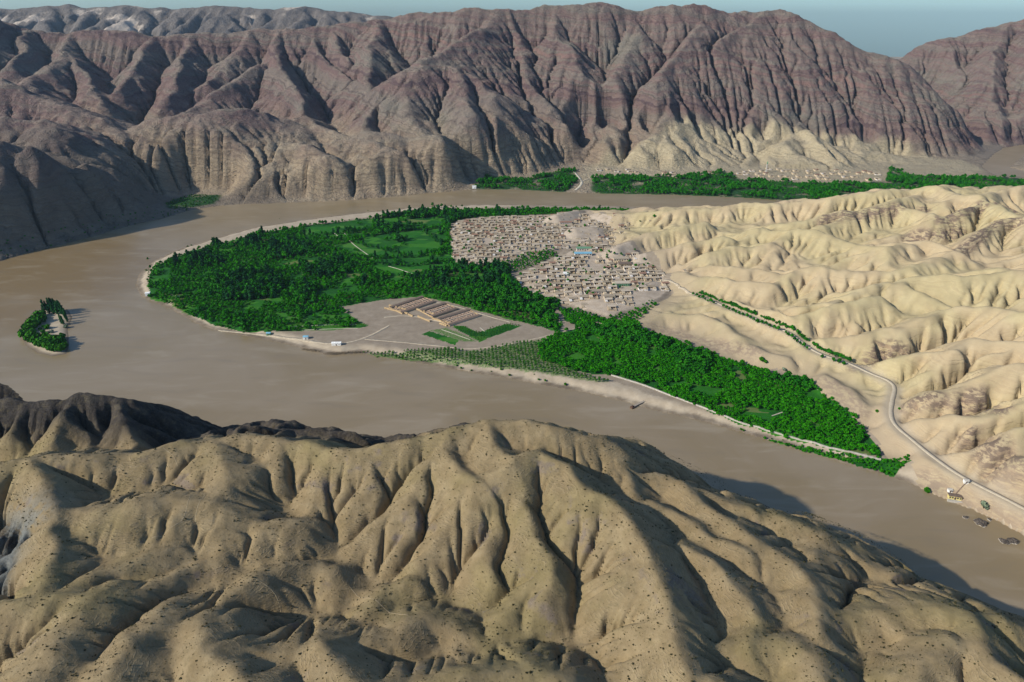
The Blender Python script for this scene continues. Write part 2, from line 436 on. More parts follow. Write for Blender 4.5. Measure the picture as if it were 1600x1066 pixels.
    cap = base + 3 + (.44 - .20 * smooth(420, 950, g.X)) * dp * (.55 + .6 * rid) + np.maximum(0, dp - 225) * 1.0
    low = np.minimum(h, cap); h = h * (1 - toe) + low * toe
    hill = np.clip((h - base) / 30, 0, 1)
    h = h + hill * (34 * fbm(g.X / 240, g.Y / 240, 5, 21, 0.55) + 2.0 * fbm(g.X / 12, g.Y / 12, 2, 31))
    strata = 1.0 + 0.28 * np.sin((h + .10 * g.X + .06 * g.Y) / 5.5 + 3 * fbm(g.X / 220, g.Y / 220, 2, 3)) + 0.3 * np.sin(h / 2.3)
    fl_ = np.where(riv, -3, base - 0.5)
    h, A = erode(h, dx, 14, 0.5, 2.0, Ac=2200.0, fixed=riv, floor=fl_, hard=strata)
    hill = np.clip((h - base) / 30, 0, 1)
    h = h + hill * (7.0 * (.5 - np.abs(fbm(g.WX / 46, g.WY / 46, 4, 33, .6))) + 1.6 * fbm(g.X / 11, g.Y / 11, 2, 34))
    h, A = erode(h, dx, 7, 0.27, 0.7, Ac=260.0, fixed=riv, floor=fl_, hard=strata)
    g.h = h; g.flow = np.clip(np.log(A / dx / dx + 1) / 9, 0, 1); g.riv = riv; g.base = base; g.dist = dist
    return g

# ------------------------------------------------------------------ smooth surface through known heights
class TPS:
    def __init__(s, P, reg=0.02):
        P = np.asarray(P, float); s.c = P[:, :2] / 500.0; n = len(P)
        K = s.k(np.hypot(s.c[:, None, 0] - s.c[None, :, 0], s.c[:, None, 1] - s.c[None, :, 1])) + reg * np.eye(n)
        Q = np.c_[np.ones(n), s.c]; M = np.block([[K, Q], [Q.T, np.zeros((3, 3))]])
        s.w = np.linalg.solve(M, np.r_[P[:, 2], 0, 0, 0])
    @staticmethod
    def k(r): return r * r * np.log(r + 1e-9)
    def __call__(s, x, y):
        x = np.asarray(x) / 500.0; y = np.asarray(y) / 500.0; out = s.w[-3] + s.w[-2] * x + s.w[-1] * y
        for (cx, cy), w in zip(s.c, s.w): out = out + w * s.k(np.hypot(x - cx, y - cy))
        return out

def hit(px, py, hf, lift=0.0, t0=120.0, t1=3600.0):
    """first place where the sight line of a pixel meets the land hf(x, y)"""
    dx, dy, dz = ray(px, py)
    t = np.exp(np.linspace(math.log(t0), math.log(t1), 1500))
    d = CAM_H + dz * t - (hf(dx * t, dy * t) + lift)
    k = np.nonzero(d < 0)[0]
    k = max(1, k[0]) if len(k) else len(t) - 1
    f = d[k - 1] / (d[k - 1] - d[k] + 1e-9); tt = t[k - 1] + (t[k] - t[k - 1]) * np.clip(f, 0, 1)
    return float(dx * tt), float(dy * tt), float(CAM_H + dz * tt)

# ------------------------------------------------------------------ peninsula and sandy hills
HILL_PTS = [(1010, 492, 8), (1040, 470, 10), (1100, 450, 15), (1045, 440, 13), (1020, 420, 13), (1000, 402, 15), (970, 385, 13), (945, 372, 12), (930, 355, 12), (925, 345, 12), (1150, 500, 15), (1250, 555, 15), (1330, 580, 15),
            (1395, 600, 17), (1390, 660, 16), (1470, 722, 14), (1600, 797, 18), (1600, 720, 34), (1600, 640, 46), (1600, 600, 52), (1500, 640, 30), (1500, 560, 40), (1600, 520, 58),
            (1500, 480, 48), (1600, 440, 68), (1400, 520, 34), (1400, 440, 46), (1500, 400, 62), (1600, 370, 80), (1500, 340, 76), (1300, 520, 26), (1300, 440, 40), (1200, 480, 24), (1200, 420, 34), (1400, 370, 62),
            (1300, 370, 52), (1200, 370, 42), (1100, 400, 28), (1100, 360, 30), (1000, 370, 20), (1000, 345, 18), (1060, 342, 24), (1150, 335, 34), (1250, 324, 46), (1350, 314, 58), (1450, 303, 68), (1600, 312, 76),
            (1700, 600, 60), (1700, 400, 90), (1700, 800, 30), (1300, 600, 9), (1200, 560, 8), (1100, 525, 8), (1440, 740, 6)]
HEDGE = [(955, 352), (938, 366), (952, 380), (985, 392), (1005, 402), (1030, 418), (1046, 438), (1050, 458), (1035, 468), (1008, 482), (990, 500), (988, 512), (1030, 520), (1080, 532), (1105, 548), (1140, 560), (1190, 575), (1225, 580), (1270, 600), (1290, 618), (1320, 640), (1350, 665),
         (1372, 690), (1385, 712), (1420, 722), (1432, 745), (1455, 768), (1490, 780), (1540, 800), (1600, 832), (1700, 885)]
HEDGE_N = [(905, 331), (940, 326), (985, 328)]
def build_sandy(dx=2.5):
    g = Grid(-640, 1500, 330, 1490, dx)
    g.WX = g.X + 6 * fbm(g.X / 60, g.Y / 60, 3, 15); g.WY = g.Y + 6 * fbm(g.X / 60, g.Y / 60, 3, 16)
    land = inside(PENP, g.X, g.Y); riv = ~land
    db = polydist(NEARW + [(700, 1372), (1100, 1345), (1500, 1350)][::1], g.X, g.Y)
    db = np.minimum(polydist(NEARW, g.X, g.Y), polydist([NEARW[0], (700, 1372), (1100, 1345), (1500, 1350)], g.X, g.Y))
    dbn = db + 7 * fbm(g.X / 25, g.Y / 25, 3, 40)
    flat = np.where(riv, -2.5, 0.25 + 0.05 * np.minimum(dbn, 12).clip(0) + 3.2 * smooth(6, 20, dbn) + 1.2 * smooth(30, 150, db) + 0.35 * fbm(g.X / 45, g.Y / 45, 3, 41))
    tps = TPS([(*at_z(px, py, z), z) for px, py, z in HILL_PTS])
    edge = [tuple(at_z(px, py, 7.0)) for px, py in HEDGE]
    north = [tuple(at_z(px, py, 8.0)) for px, py in HEDGE_N] + [(480, 1330), (700, 1345), (1000, 1325), (1490, 1330)]
    hp = north[::-1] + edge + [(1500, 330), (1500, 1330)]
    hm = inside(hp, g.WX, g.WY); de = polydist(north[::-1] + edge, g.WX, g.WY)
    hm &= land
    base = tps(g.X, g.Y)
    ramp = smooth(0, 26, de) * hm
    hb = flat + np.maximum(base - flat, 0) * ramp
    hb = np.where(hm, np.maximum(hb, flat), flat)
    # village shelves
    for poly, rise, soft in [(UPPER_V, 6.0, 26), (LOWER_V, 6.0, 22)]:
        P = [tuple(at_z(px, py, 9.0)) for px, py in poly]
        ins = inside(P, g.WX, g.WY); dd = polydist(P, g.WX, g.WY, True)
        k = np.where(ins, 0.5 + 0.5 * smooth(0, soft, dd), 0.5 - 0.5 * smooth(0, soft * 0.5, dd)) * land
        hb = hb + np.where(hm, 0, 1) * rise * k
    mean = lambda x, y: g.sample(hb, x, y)
    R = []
    def a(pts, lift, s=0.45, r=5, l1=None):
        n = len(pts); out = []
        for i, (px, py) in enumerate(pts):
            lf = lift + ((l1 if l1 is not None else lift) - lift) * i / max(1, n - 1)
            out.append(hit(px, py, mean, lf * 1.6))
        R.append((out, s * 1.25, r * 0.7))
    a([(935, 333), (985, 333), (1050, 331), (1120, 326), (1180, 319), (1220, 318), (1260, 311), (1300, 309), (1350, 304), (1400, 298), (1450, 291), (1475, 294)], 8, .42, 7, 22)
    a([(1475, 294), (1500, 304), (1530, 306), (1570, 298), (1600, 295), (1680, 290)], 20, .42, 7)
    a([(1450, 291), (1425, 308), (1395, 318), (1340, 328), (1285, 340), (1240, 346)], 20, .42, 6, 10)
    a([(1640, 340), (1582, 330), (1537, 315), (1500, 334), (1469, 341), (1443, 328), (1394, 326), (1338, 337), (1285, 350)], 18, .5, 5, 10)
    a([(1680, 338), (1600, 337), (1563, 343), (1530, 368), (1500, 388), (1460, 380), (1415, 378)], 18, .55, 4, 8)
    a([(1700, 420), (1597, 418), (1563, 424), (1500, 435), (1450, 437), (1416, 439), (1375, 446), (1338, 454), (1300, 473), (1262, 480)], 16, .42, 6, 8)
    a([(1416, 439), (1440, 452), (1470, 466), (1488, 473)], 15, .5, 4, 8)
    a([(1500, 388), (1465, 400), (1430, 415), (1398, 424), (1338, 420), (1263, 420), (1233, 428), (1180, 420), (1113, 416)], 14, .42, 6, 7)
    a([(1415, 378), (1386, 392), (1338, 379), (1300, 368), (1240, 360), (1190, 356)], 14, .42, 6, 10)
    a([(1240, 360), (1200, 380), (1160, 385), (1110, 395)], 11, .42, 5, 8)
    a([(1375, 465), (1323, 478), (1259, 491), (1233, 495), (1188, 480), (1150, 470)], 12, .45, 5, 6)
    a([(1700, 500), (1600, 491), (1540, 480), (1473, 484), (1454, 499), (1413, 515), (1338, 525), (1281, 529)], 15, .45, 6, 7)
    a([(1700, 545), (1600, 533), (1525, 529), (1488, 549), (1413, 559), (1356, 566)], 14, .48, 5, 6)
    a([(1488, 549), (1470, 575), (1440, 595)], 13, .5, 5, 5)
    a([(1680, 560), (1600, 570), (1544, 589), (1506, 604), (1469, 615), (1420, 628)], 14, .5, 6, 6)
    a([(1700, 600), (1640, 620), (1597, 636), (1560, 645), (1500, 650), (1440, 655)], 12, .5, 6, 6)
    a([(1680, 640), (1600, 660), (1566, 683), (1510, 700), (1477, 706)], 12, .55, 5, 5)
    a([(1700, 720), (1640, 715), (1600, 735), (1570, 750)], 12, .55, 5, 6)
    a([(868, 336), (885, 331), (915, 328), (945, 329), (980, 333)], 8, .42, 6)
    a([(975, 338), (1010, 336), (1040, 338)], 7, .42, 5)
    a([(900, 357), (925, 354), (945, 358)], 7, .42, 5, 6)
    a([(962, 388), (998, 372), (1030, 362), (1060, 357), (1100, 350)], 9, .42, 6)
    a([(1005, 398), (1040, 388), (1080, 380), (1130, 372)], 8, .42, 6)
    a([(1060, 425), (1100, 432), (1150, 440), (1210, 445)], 7, .42, 6)
    a([(1000, 505), (1040, 492), (1090, 492), (1130, 505), (1160, 525)], 5, .4, 8)
    a([(1180, 540), (1200, 553), (1230, 562)], 5, .5, 5)
    a([(1290, 585), (1330, 605), (1350, 630)], 5, .5, 5)
    a([(1455, 735), (1490, 745), (1530, 765), (1580, 795)], 3, .5, 5)
    h = ridges(g, hb, R)
    g.lift = h - hb
    k = np.clip(base / 25, 0, 1) * ramp
    h = h + k * (12 * fbm(g.X / 66, g.Y / 66, 3, 51) + 0.8 * fbm(g.X / 9, g.Y / 9, 2, 52))
    h = np.where(land, flat + (h - flat) * (.10 + .90 * smooth(2, 26, dbn)), flat)
    K = np.where(hm, 1.0, 0.0) * smooth(0, 30, de)
    floor = np.where(riv, -2.5, np.where(hm, flat + 0.35 * np.maximum(hb - flat, 0), h))
    h, A = erode(h, dx, 16, 2.2, 2.6, Ac=220.0, fixed=riv | ~hm, floor=floor, hard=K)
    kk = smooth(4, 30, de) * hm * np.clip(base / 20, 0, 1)
    h = h + kk * (3.2 * (.45 - np.abs(fbm(g.WX / 30, g.WY / 30, 3, 53, .55))) + .5 * fbm(g.X / 7, g.Y / 7, 2, 54))
    h, A = erode(h, dx, 7, 0.45, 0.6, Ac=50.0, fixed=riv | ~hm, floor=floor, hard=K)
    g.h = h; g.flow = np.clip(np.log(A / dx / dx + 1) / 9, 0, 1); g.land = land; g.hm = hm; g.de = de; g.db = db; g.flat = flat
    return g

UPPER_V = [(706, 350), (722, 343), (760, 339), (830, 336), (900, 336), (945, 342), (985, 350), (975, 372), (940, 378), (905, 378), (868, 385), (840, 392), (805, 402), (770, 412), (735, 413), (715, 408), (707, 385)]
LOWER_V = [(798, 433), (815, 426), (845, 415), (870, 403), (888, 391), (915, 384), (945, 382), (978, 390), (1005, 405), (1035, 428), (1043, 450), (1020, 468), (985, 478), (950, 488), (915, 478), (880, 466), (850, 460), (815, 450)]

# ------------------------------------------------------------------ near hills
def build_near(dx=1.0):
    g = Grid(-560, 440, 66, 590, dx)
    g.WX = g.X + 3.0 * fbm(g.X / 26, g.Y / 26, 3, 61); g.WY = g.Y + 3.0 * fbm(g.X / 26, g.Y / 26, 3, 62)
    riv = inside(RIVER, g.X, g.Y) | inside(PENP, g.X, g.Y)
    ds = polydist(SOUTHW, g.X, g.Y)
    base = np.where(riv, -4, 1 + np.minimum(ds * 0.75, 62))
    base = base + smooth(60, 200, ds) * np.clip((g.Y - 60) * 0.0 + 4, 0, 20)
    R = []
    def a(pts, z0=None, z1=None, s=.5, r=4): R.append((line_z(pts, z0, z1), s * 1.25, r * 0.8))
    # back crest from left to right
    a([(-160, 745, 122), (-60, 728, 124), (40, 716, 124), (100, 711, 122), (210, 706, 120), (260, 697, 119), (330, 686, 118), (400, 681, 117), (470, 692, 118), (520, 703, 120), (580, 702, 122), (640, 691, 125), (700, 676, 129), (740, 663, 132), (770, 656, 133),
       (830, 661, 131), (880, 673, 128), (940, 682, 123), (985, 734, 108), (1020, 737, 104), (1060, 750, 101), (1130, 776, 96), (1200, 806, 90), (1245, 818, 88), (1290, 831, 85), (1330, 860, 78), (1390, 893, 70)], s=.55)
    a([(1390, 893, 70), (1430, 925, 60), (1480, 944, 50)], s=.7, r=2)
    # spurs
    a([(700, 678), (690, 700), (668, 715), (660, 740), (637, 773), (593, 807), (560, 840), (532, 868)], 129, 92)
    a([(760, 658), (770, 690), (800, 715), (843, 708), (883, 730), (917, 763), (957, 783), (992, 818), (1022, 901), (1040, 945), (1053, 1006), (1083, 1063), (1100, 1110)], 132, 112, .56, 3)
    a([(690, 700), (715, 730), (745, 757), (797, 773), (822, 799), (832, 838), (857, 870), (862, 900), (850, 930)], 126, 104, .56, 3)
    a([(797, 773), (780, 810), (765, 850), (770, 890), (800, 930)], 115, 94, .5, 4)
    a([(745, 757), (715, 790), (690, 830), (660, 870), (640, 905)], 119, 92, .5, 4)
    a([(862, 880), (820, 925), (790, 965), (760, 1000)], 104, 96, .5, 5)
    a([(942, 690), (955, 705), (975, 735)], 122, 108, .9, 2)
    a([(985, 740), (992, 775), (1030, 792), (1080, 812), (1110, 835), (1150, 855), (1175, 868)], 108, 100, .56, 3)
    a([(992, 818), (1030, 840), (1066, 846), (1110, 875), (1150, 914), (1180, 962), (1171, 1002)], 110, 104, .56, 3)
    a([(1060, 752), (1100, 790), (1150, 815), (1190, 850), (1241, 876), (1267, 910), (1280, 950), (1282, 990)], 102, 102, .54, 4)
    a([(1241, 876), (1290, 895), (1340, 915), (1375, 930)], 94, 74, .56, 3)
    a([(1290, 832), (1280, 855), (1265, 870)], 85, 90, .5, 4)
    a([(1282, 960), (1330, 962), (1364, 954), (1410, 948), (1455, 946), (1512, 958), (1547, 1024), (1600, 1066), (1650, 1110)], 96, 104, .54, 4)
    a([(1512, 958), (1560, 965), (1620, 985)], 98, 84, .6, 4)
    a([(1480, 1000), (1440, 1040), (1420, 1080)], 100, 100, .5, 5)
    a([(1120, 1010), (1162, 1005), (1206, 998), (1250, 1003), (1276, 1024), (1285, 1060)], 102, 104, .5, 5)
    a([(1083, 1063), (1130, 1080)], 112, 112, .5, 5)
    a([(503, 705), (495, 750), (485, 795), (478, 830)], 119, 95, .5, 4)
    a([(580, 703), (583, 745), (560, 790), (535, 830)], 122, 95, .5, 4)
    a([(440, 690), (430, 740), (420, 780), (400, 800)], 118, 100, .48, 5)
    a([(330, 690), (350, 740), (330, 775), (277, 780), (240, 781), (195, 789), (150, 793), (90, 798)], 118, 118, .42, 6)
    a([(90, 798), (78, 820), (85, 850), (72, 906), (60, 950)], 119, 112, .5, 4)
    a([(40, 716), (72, 750), (90, 798)], 124, 119, .5, 4)
    a([(40, 920), (105, 920), (157, 895), (210, 872), (255, 857), (300, 846), (360, 835), (409, 824), (465, 818)], 112, 104, .44, 5)
    a([(140, 925), (210, 921), (255, 902), (300, 880), (330, 872), (352, 850), (382, 837), (469, 832)], 110, 100, .5, 4)
    a([(-40, 945), (60, 938), (150, 935), (240, 960), (307, 970), (337, 947), (367, 925), (412, 899), (450, 887), (484, 876), (517, 884)], 116, 98, .5, 4)
    a([(307, 970), (312, 1000), (340, 1030), (375, 1066), (400, 1110)], 113, 122, .5, 5)
    a([(150, 935), (110, 980), (60, 1030), (0, 1090)], 115, 120, .42, 8)
    a([(240, 960), (200, 1010), (170, 1060)], 114, 118, .42, 6)
    a([(330, 1022), (360, 1020), (430, 1020), (506, 1015), (560, 1003), (610, 994), (663, 964), (710, 967), (740, 992)], 114, 98, .5, 4)
    a([(506, 1015), (520, 1045), (560, 1080)], 112, 118, .5, 5)
    a([(680, 1070), (740, 1055), (800, 1050), (870, 1062)], 112, 112, .5, 5)
    a([(640, 905), (600, 930), (570, 960)], 94, 94, .48, 5)
    # darker rocky heights further left
    a([(-330, 600, 118), (-200, 608, 116), (-80, 622, 114), (0, 626, 113), (60, 624, 114), (110, 618, 115), (160, 616, 114), (200, 625, 108), (250, 641, 95), (285, 660, 80), (325, 690, 58)], s=.75, r=4)
    a([(-120, 585, 70), (-40, 592, 62), (10, 603, 55), (40, 616, 46)], s=.8, r=3)
    a([(110, 620), (100, 650), (80, 690)], 114, 100, .6, 4)
    a([(180, 620), (190, 650), (210, 690)], 112, 96, .7, 4)
    a([(40, 626), (20, 670)], 113, 102, .6, 4)
    a([(350, 690, 104), (372, 667, 98), (400, 668, 96), (425, 675, 93)], s=.9, r=2)
    a([(425, 680, 100), (450, 667, 96), (480, 665, 96), (520, 667, 95), (555, 672, 92), (578, 687, 86)], s=.9, r=2)
    h = ridges(g, base, R)
    up = smooth(30, 70, h)
    h = h + up * (6.0 * fbm(g.X / 38, g.Y / 38, 3, 71) + 0.5 * fbm(g.X / 6, g.Y / 6, 2, 72))
    rock = np.clip(smooth(395, 425, g.Y + 10 * fbm(g.X / 30, g.Y / 30, 2, 77)) * (g.X < -20), 0, 1)
    rock = np.maximum(rock, smooth(-258, -276, g.X - 0.15 * (g.Y - 260) + 8 * fbm(g.X / 25, g.Y / 25, 3, 78)) * smooth(330, 300, g.Y) * smooth(112, 106, h))
    h = h + rock * (4 * fbm(g.X / 22, g.Y / 22, 4, 79))
    fl_ = np.where(riv, -4, np.minimum(h, 0.6 * base))
    h, A = erode(h, dx, 16, 1.5, 1.5, Ac=85.0, fixed=riv, hard=1 + 1.5 * rock, floor=fl_)
    h = h + smooth(30, 70, h) * (.9 * (.45 - np.abs(fbm(g.WX / 19, g.WY / 19, 3, 73, .5))) + .22 * fbm(g.X / 3.2, g.Y / 3.2, 2, 74)) + rock * 1.2 * fbm(g.X / 5, g.Y / 5, 3, 75)
    h, A = erode(h, dx, 7, 0.3, 0.2, Ac=24.0, fixed=riv, hard=1 + rock, floor=fl_)
    g.h = h; g.flow = np.clip(np.log(A / dx / dx + 1) / 9, 0, 1); g.riv = riv; g.rock = rock
    return g

def build_distant(dx=20.0):
    g = Grid(-4200, 300, 3600, 5600, dx)
    g.WX = g.X + 60 * fbm(g.X / 300, g.Y / 300, 3, 81); g.WY = g.Y + 60 * fbm(g.X / 300, g.Y / 300, 3, 82)
    R = []
    def a(pts, y0, y1, s, r=25): R.append((line_y(pts, y0, y1), s, r))
    a([(-250, 20), (-100, 14), (0, 13), (50, 8), (100, 4), (140, 10), (200, 7), (270, 12), (320, 8), (380, 9), (430, 12), (470, 8), (540, 15), (600, 22), (660, 34)], 4700, 4500, .3)
    for x, y in [(-60, 16), (30, 11), (75, 6), (125, 8), (175, 9), (225, 9), (290, 10), (350, 9), (400, 11), (450, 10), (500, 12), (560, 18)]:
        a([(x, y), (x - 8, y + 14), (x + 6, y + 32), (x - 2, y + 50)], 4650, 4000, .42, 10)
    h = ridges(g, np.full_like(g.X, 20.0), R)
    h = h + 22 * fbm(g.X / 160, g.Y / 160, 4, 84)
    h, A = erode(h, dx, 8, 1.3, 10.0)
    g.h = h; g.flow = np.clip(np.log(A / dx / dx + 1) / 9, 0, 1)
    return g
# ------------------------------------------------------------------ land materials
def mat_mountain():
    t = NT('mountain_rock'); P = t.pos(); x, y, z = t.xyz(P)
    big = t.noise(1 / 260, 5, .6); mid = t.noise(1 / 38, 6, .65); fine = t.noise(1 / 7, 5, .7)
    w = t.math('ADD', t.math('ADD', z, t.math('ADD', t.math('MULTIPLY', x, .10), t.math('MULTIPLY', big, 130.0))), t.math('MULTIPLY', mid, 12.0))
    band = t.noise(1 / 7.5, 4, .75, w, '1D'); band2 = t.noise(1 / 45, 2, .6, w, '1D')
    rock = t.ramp(band2, [(.3, (.120, .080, .082)), (.45, (.168, .110, .102)), (.56, (.165, .137, .120)), (.7, (.200, .125, .112))])
    rock = t.mix(t.math('MULTIPLY', t.step(band, .45, .65), .42), rock, (.225, .180, .150))
    rock = t.mix(t.math('MULTIPLY', t.step(band, .42, .34), .45), rock, (.075, .053, .058))
    rock = t.mix(t.math('MULTIPLY', t.step(big, .55, .68), .7), rock, (.185, .172, .142))
    tan = t.ramp(mid, [(.25, (.22, .168, .122)), (.5, (.295, .230, .160)), (.75, (.37, .295, .205))])
    tan = t.mix(t.math('MULTIPLY', t.step(band, .50, .40), .55), tan, (.165, .128, .100))
    c = t.mix(t.attr('tan'), rock, tan)
    c = t.mix(t.attr('pale'), c, t.ramp(mid, [(.3, (.36, .295, .195)), (.7, (.44, .37, .25))]))
    # loose scree where the ground lies flatter and along the runnels
    nz = t.nz(); scree = t.math('MULTIPLY', t.step(t.math('ADD', nz, t.math('MULTIPLY', t.math('SUBTRACT', mid, .5), .5)), .80, .95), .65)
    c = t.mix(scree, c, t.mix(.5, c, (.30, .255, .195)))
    c = t.mix(t.math('MULTIPLY', t.step(t.attr('flow'), .40, .62), .7), c, (.225, .20, .165))
    c = t.mix(t.attr('dark'), c, t.mix(.7, c, (.105, .090, .080)))  # deepens the shade of the left bank slope in the colour
    c = t.mix(t.math('MULTIPLY', t.step(fine, .5, .72), .35), c, (.07, .055, .05))
    c = t.mix(t.math('MULTIPLY', t.attr('green'), t.step(mid, .3, .5)), c, (.022, .075, .02))
    hgt = t.math('ADD', t.math('MULTIPLY', mid, 2.2), t.math('ADD', t.math('MULTIPLY', fine, .8), t.math('MULTIPLY', band, 1.3)))
    return t.out(c, t.bump(hgt, 4.0, 1.0), .95)

def mat_sandy():
    t = NT('sandy_loess'); P = t.pos(); x, y, z = t.xyz(P)
    big = t.noise(1 / 120, 4, .55); mid = t.noise(1 / 22, 5, .6); fine = t.noise(1 / 2.2, 5, .7)
    c = t.ramp(mid, [(.25, (.345, .28, .160)), (.5, (.41, .337, .192)), (.75, (.475, .398, .235))])
    c = t.mix(t.step(big, .42, .62), c, t.ramp(mid, [(.3, (.385, .295, .182)), (.7, (.465, .37, .235))]))
    # bedding: brown layers crop out on the steep sides
    w = t.math('ADD', z, t.math('MULTIPLY', t.math('ADD', big, t.math('MULTIPLY', mid, .15)), 60.0))
    band = t.noise(1 / 5.0, 3, .7, w, '1D')
    steep = t.step(t.nz(), .90, .72)
    c = t.mix(t.math('MULTIPLY', t.math('MULTIPLY', steep, t.step(band, .44, .58)), t.math('ADD', .16, t.math('MULTIPLY', t.attr('cliff'), .6))), c, (.27, .19, .13))
    c = t.mix(t.math('MULTIPLY', t.step(t.attr('flow'), .42, .66), .55), c, (.33, .26, .185))
    c = t.mix(t.math('MULTIPLY', t.attr('cliff'), t.step(t.noise(1 / 9, 5, .7, t.scale(P, (1, 1, 3.2))), .42, .56)), c, (.17, .125, .095))
    c = t.mix(t.math('MULTIPLY', t.attr('apron'), .6), c, (.36, .28, .2))
    c = t.mix(t.math('MULTIPLY', t.attr('road'), .7), c, (.41, .345, .26))
    c = t.mix(t.math('MULTIPLY', t.step(fine, .55, .75), .22), c, (.24, .19, .12))
    hgt = t.math('ADD', t.math('MULTIPLY', mid, 1.0), t.math('ADD', t.math('MULTIPLY', fine, .16), t.math('MULTIPLY', t.math('MULTIPLY', band, steep), .9)))
    return t.out(c, t.bump(hgt, 1.3, .8), .95)

def mat_near():
    t = NT('dry_steppe'); P = t.pos(); x, y, z = t.xyz(P)
    big = t.noise(1 / 70, 4, .55); mid = t.noise(1 / 9, 5, .6); fine = t.noise(1 / .9, 5, .75); grit = t.noise(1 / .22, 3, .7)
    c = t.ramp(mid, [(.25, (.19, .14, .076)), (.5, (.25, .188, .106)), (.75, (.31, .24, .142))])
    c = t.mix(t.math('MULTIPLY', t.step(big, .48, .66), .75), c, t.ramp(mid, [(.3, (.175, .142, .066)), (.7, (.232, .187, .09))]))
    # grazing steps run along the contour
    wob = t.noise(1 / 6.5, 3, .5); ph = t.math('ADD', t.math('MULTIPLY', z, 5.6), t.math('MULTIPLY', wob, 18.0))
    line = t.math('SINE', ph); steep = t.step(t.nz(), .96, .86)
    patch = t.math('MULTIPLY', t.step(t.noise(1 / 28, 3, .5), .44, .60), t.step(t.noise(1 / 4.5, 3, .6), .36, .56))
    tl = t.math('MULTIPLY', t.math('MULTIPLY', t.step(line, .45, .95), steep), patch)
    c = t.mix(t.math('MULTIPLY', tl, .36), c, (.30, .235, .15))
    c = t.mix(t.math('MULTIPLY', t.math('MULTIPLY', t.step(line, -.3, -.95), steep), t.math('MULTIPLY', patch, .35)), c, (.125, .095, .055))
    # bare purple shale where the gullies cut through
    sh = t.math('MULTIPLY', t.step(t.noise(1 / 24, 5, .65), .57, .66), t.step(t.nz(), .90, .78))
    c = t.mix(t.math('MULTIPLY', sh, .8), c, t.ramp(fine, [(.3, (.13, .10, .085)), (.7, (.215, .175, .145))]))
    c = t.mix(t.math('MULTIPLY', t.step(t.attr('flow'), .60, .76), .7), c, t.mix(t.step(mid, .5, .66), (.085, .067, .04), (.26, .22, .16)))
    rk = t.ramp(t.noise(1 / 11, 6, .7), [(.35, (.028, .025, .025)), (.55, (.062, .053, .047)), (.75, (.15, .125, .09))])
    c = t.mix(t.attr('rock'), c, rk)
    blue = t.ramp(t.noise(1 / 5, 5, .7, t.scale(P, (1, 1, 2.5))), [(.3, (.085, .10, .105)), (.7, (.215, .215, .20))])
    c = t.mix(t.math('MULTIPLY', t.attr('shale'), t.step(mid, .38, .52)), c, blue)
    c = t.mix(t.math('MULTIPLY', t.step(t.noise(1 / 3.2, 4, .7), .50, .68), .42), c, (.135, .108, .058))
    c = t.mix(t.math('MULTIPLY', t.step(grit, .54, .76), .45), c, (.095, .075, .042))
    c = t.mix(t.math('MULTIPLY', t.step(fine, .55, .78), .38), c, (.38, .305, .20))
    hgt = t.math('ADD', t.math('MULTIPLY', mid, .5), t.math('ADD', t.math('MULTIPLY', fine, .16), t.math('MULTIPLY', tl, .18)))
    hgt = t.math('ADD', hgt, t.math('MULTIPLY', t.attr('rock'), t.math('MULTIPLY', t.noise(1 / 4, 6, .7), 1.6)))
    return t.out(c, t.bump(hgt, 1.5, 1.0), .95)

def mat_peninsula():
    t = NT('valley_soil'); P = t.pos(); x, y, z = t.xyz(P)
    big = t.noise(1 / 60, 4, .55); mid = t.noise(1 / 10, 5, .6); fine = t.noise(1 / 1.5, 4, .7)
    soil = t.ramp(mid, [(.25, (.225, .18, .135)), (.5, (.27, .22, .168)), (.75, (.325, .27, .21))])
    sand = t.ramp(mid, [(.3, (.37, .30, .22)), (.7, (.47, .395, .30))])
    c = t.mix(t.attr('sand'), soil, sand)
    c = t.mix(t.attr('wet'), c, (.15, .118, .085))
    c = t.mix(t.attr('yard'), c, t.ramp(mid, [(.3, (.34, .275, .21)), (.7, (.47, .39, .31))]))
    crop = t.ramp(t.math('ADD', t.math('MULTIPLY', big, .6), t.math('MULTIPLY', mid, .4)), [(.35, (.008, .080, .006)), (.5, (.016, .13, .009)), (.62, (.04, .18, .010))])
    vo = t.n.new('ShaderNodeTexVoronoi'); vo.distance = 'CHEBYCHEV'; vo.inputs['Scale'].default_value = 1 / 30; vo.inputs['Randomness'].default_value = .75
    mp = t.n.new('ShaderNodeMapping'); t.l.new(P, mp.inputs[0]); mp.inputs['Rotation'].default_value = (0, 0, .35); mp.inputs['Scale'].default_value = (.7, 1.5, 0); t.l.new(mp.outputs[0], vo.inputs['Vector'])
    pv = t.xyz(vo.outputs['Color'])[0]; mx = t.xyz(mp.outputs[0])
    row = t.math('SINE', t.math('MULTIPLY', mx[1], 2.6))
    crop = t.mix(.7, crop, t.ramp(pv, [(.0, (.010, .075, .010)), (.35, (.022, .13, .012)), (.6, (.050, .19, .016)), (.8, (.075, .20, .03)), (.93, (.17, .19, .07))], 'CONSTANT'))
    crop = t.mix(t.math('MULTIPLY', t.step(row, .2, .9), .45), crop, (.006, .05, .008))
    g = t.step(t.math('ADD', t.attr('green'), t.math('MULTIPLY', t.math('SUBTRACT', fine, .5), .5)), .35, .65)
    c = t.mix(g, c, crop)
    c = t.mix(t.math('MULTIPLY', t.attr('thin'), t.step(fine, .36, .54)), c, (.045, .155, .014))
    return t.out(c, t.bump(t.math('ADD', t.math('MULTIPLY', mid, .3), t.math('MULTIPLY', fine, .2)), 1.2, .7), .95)

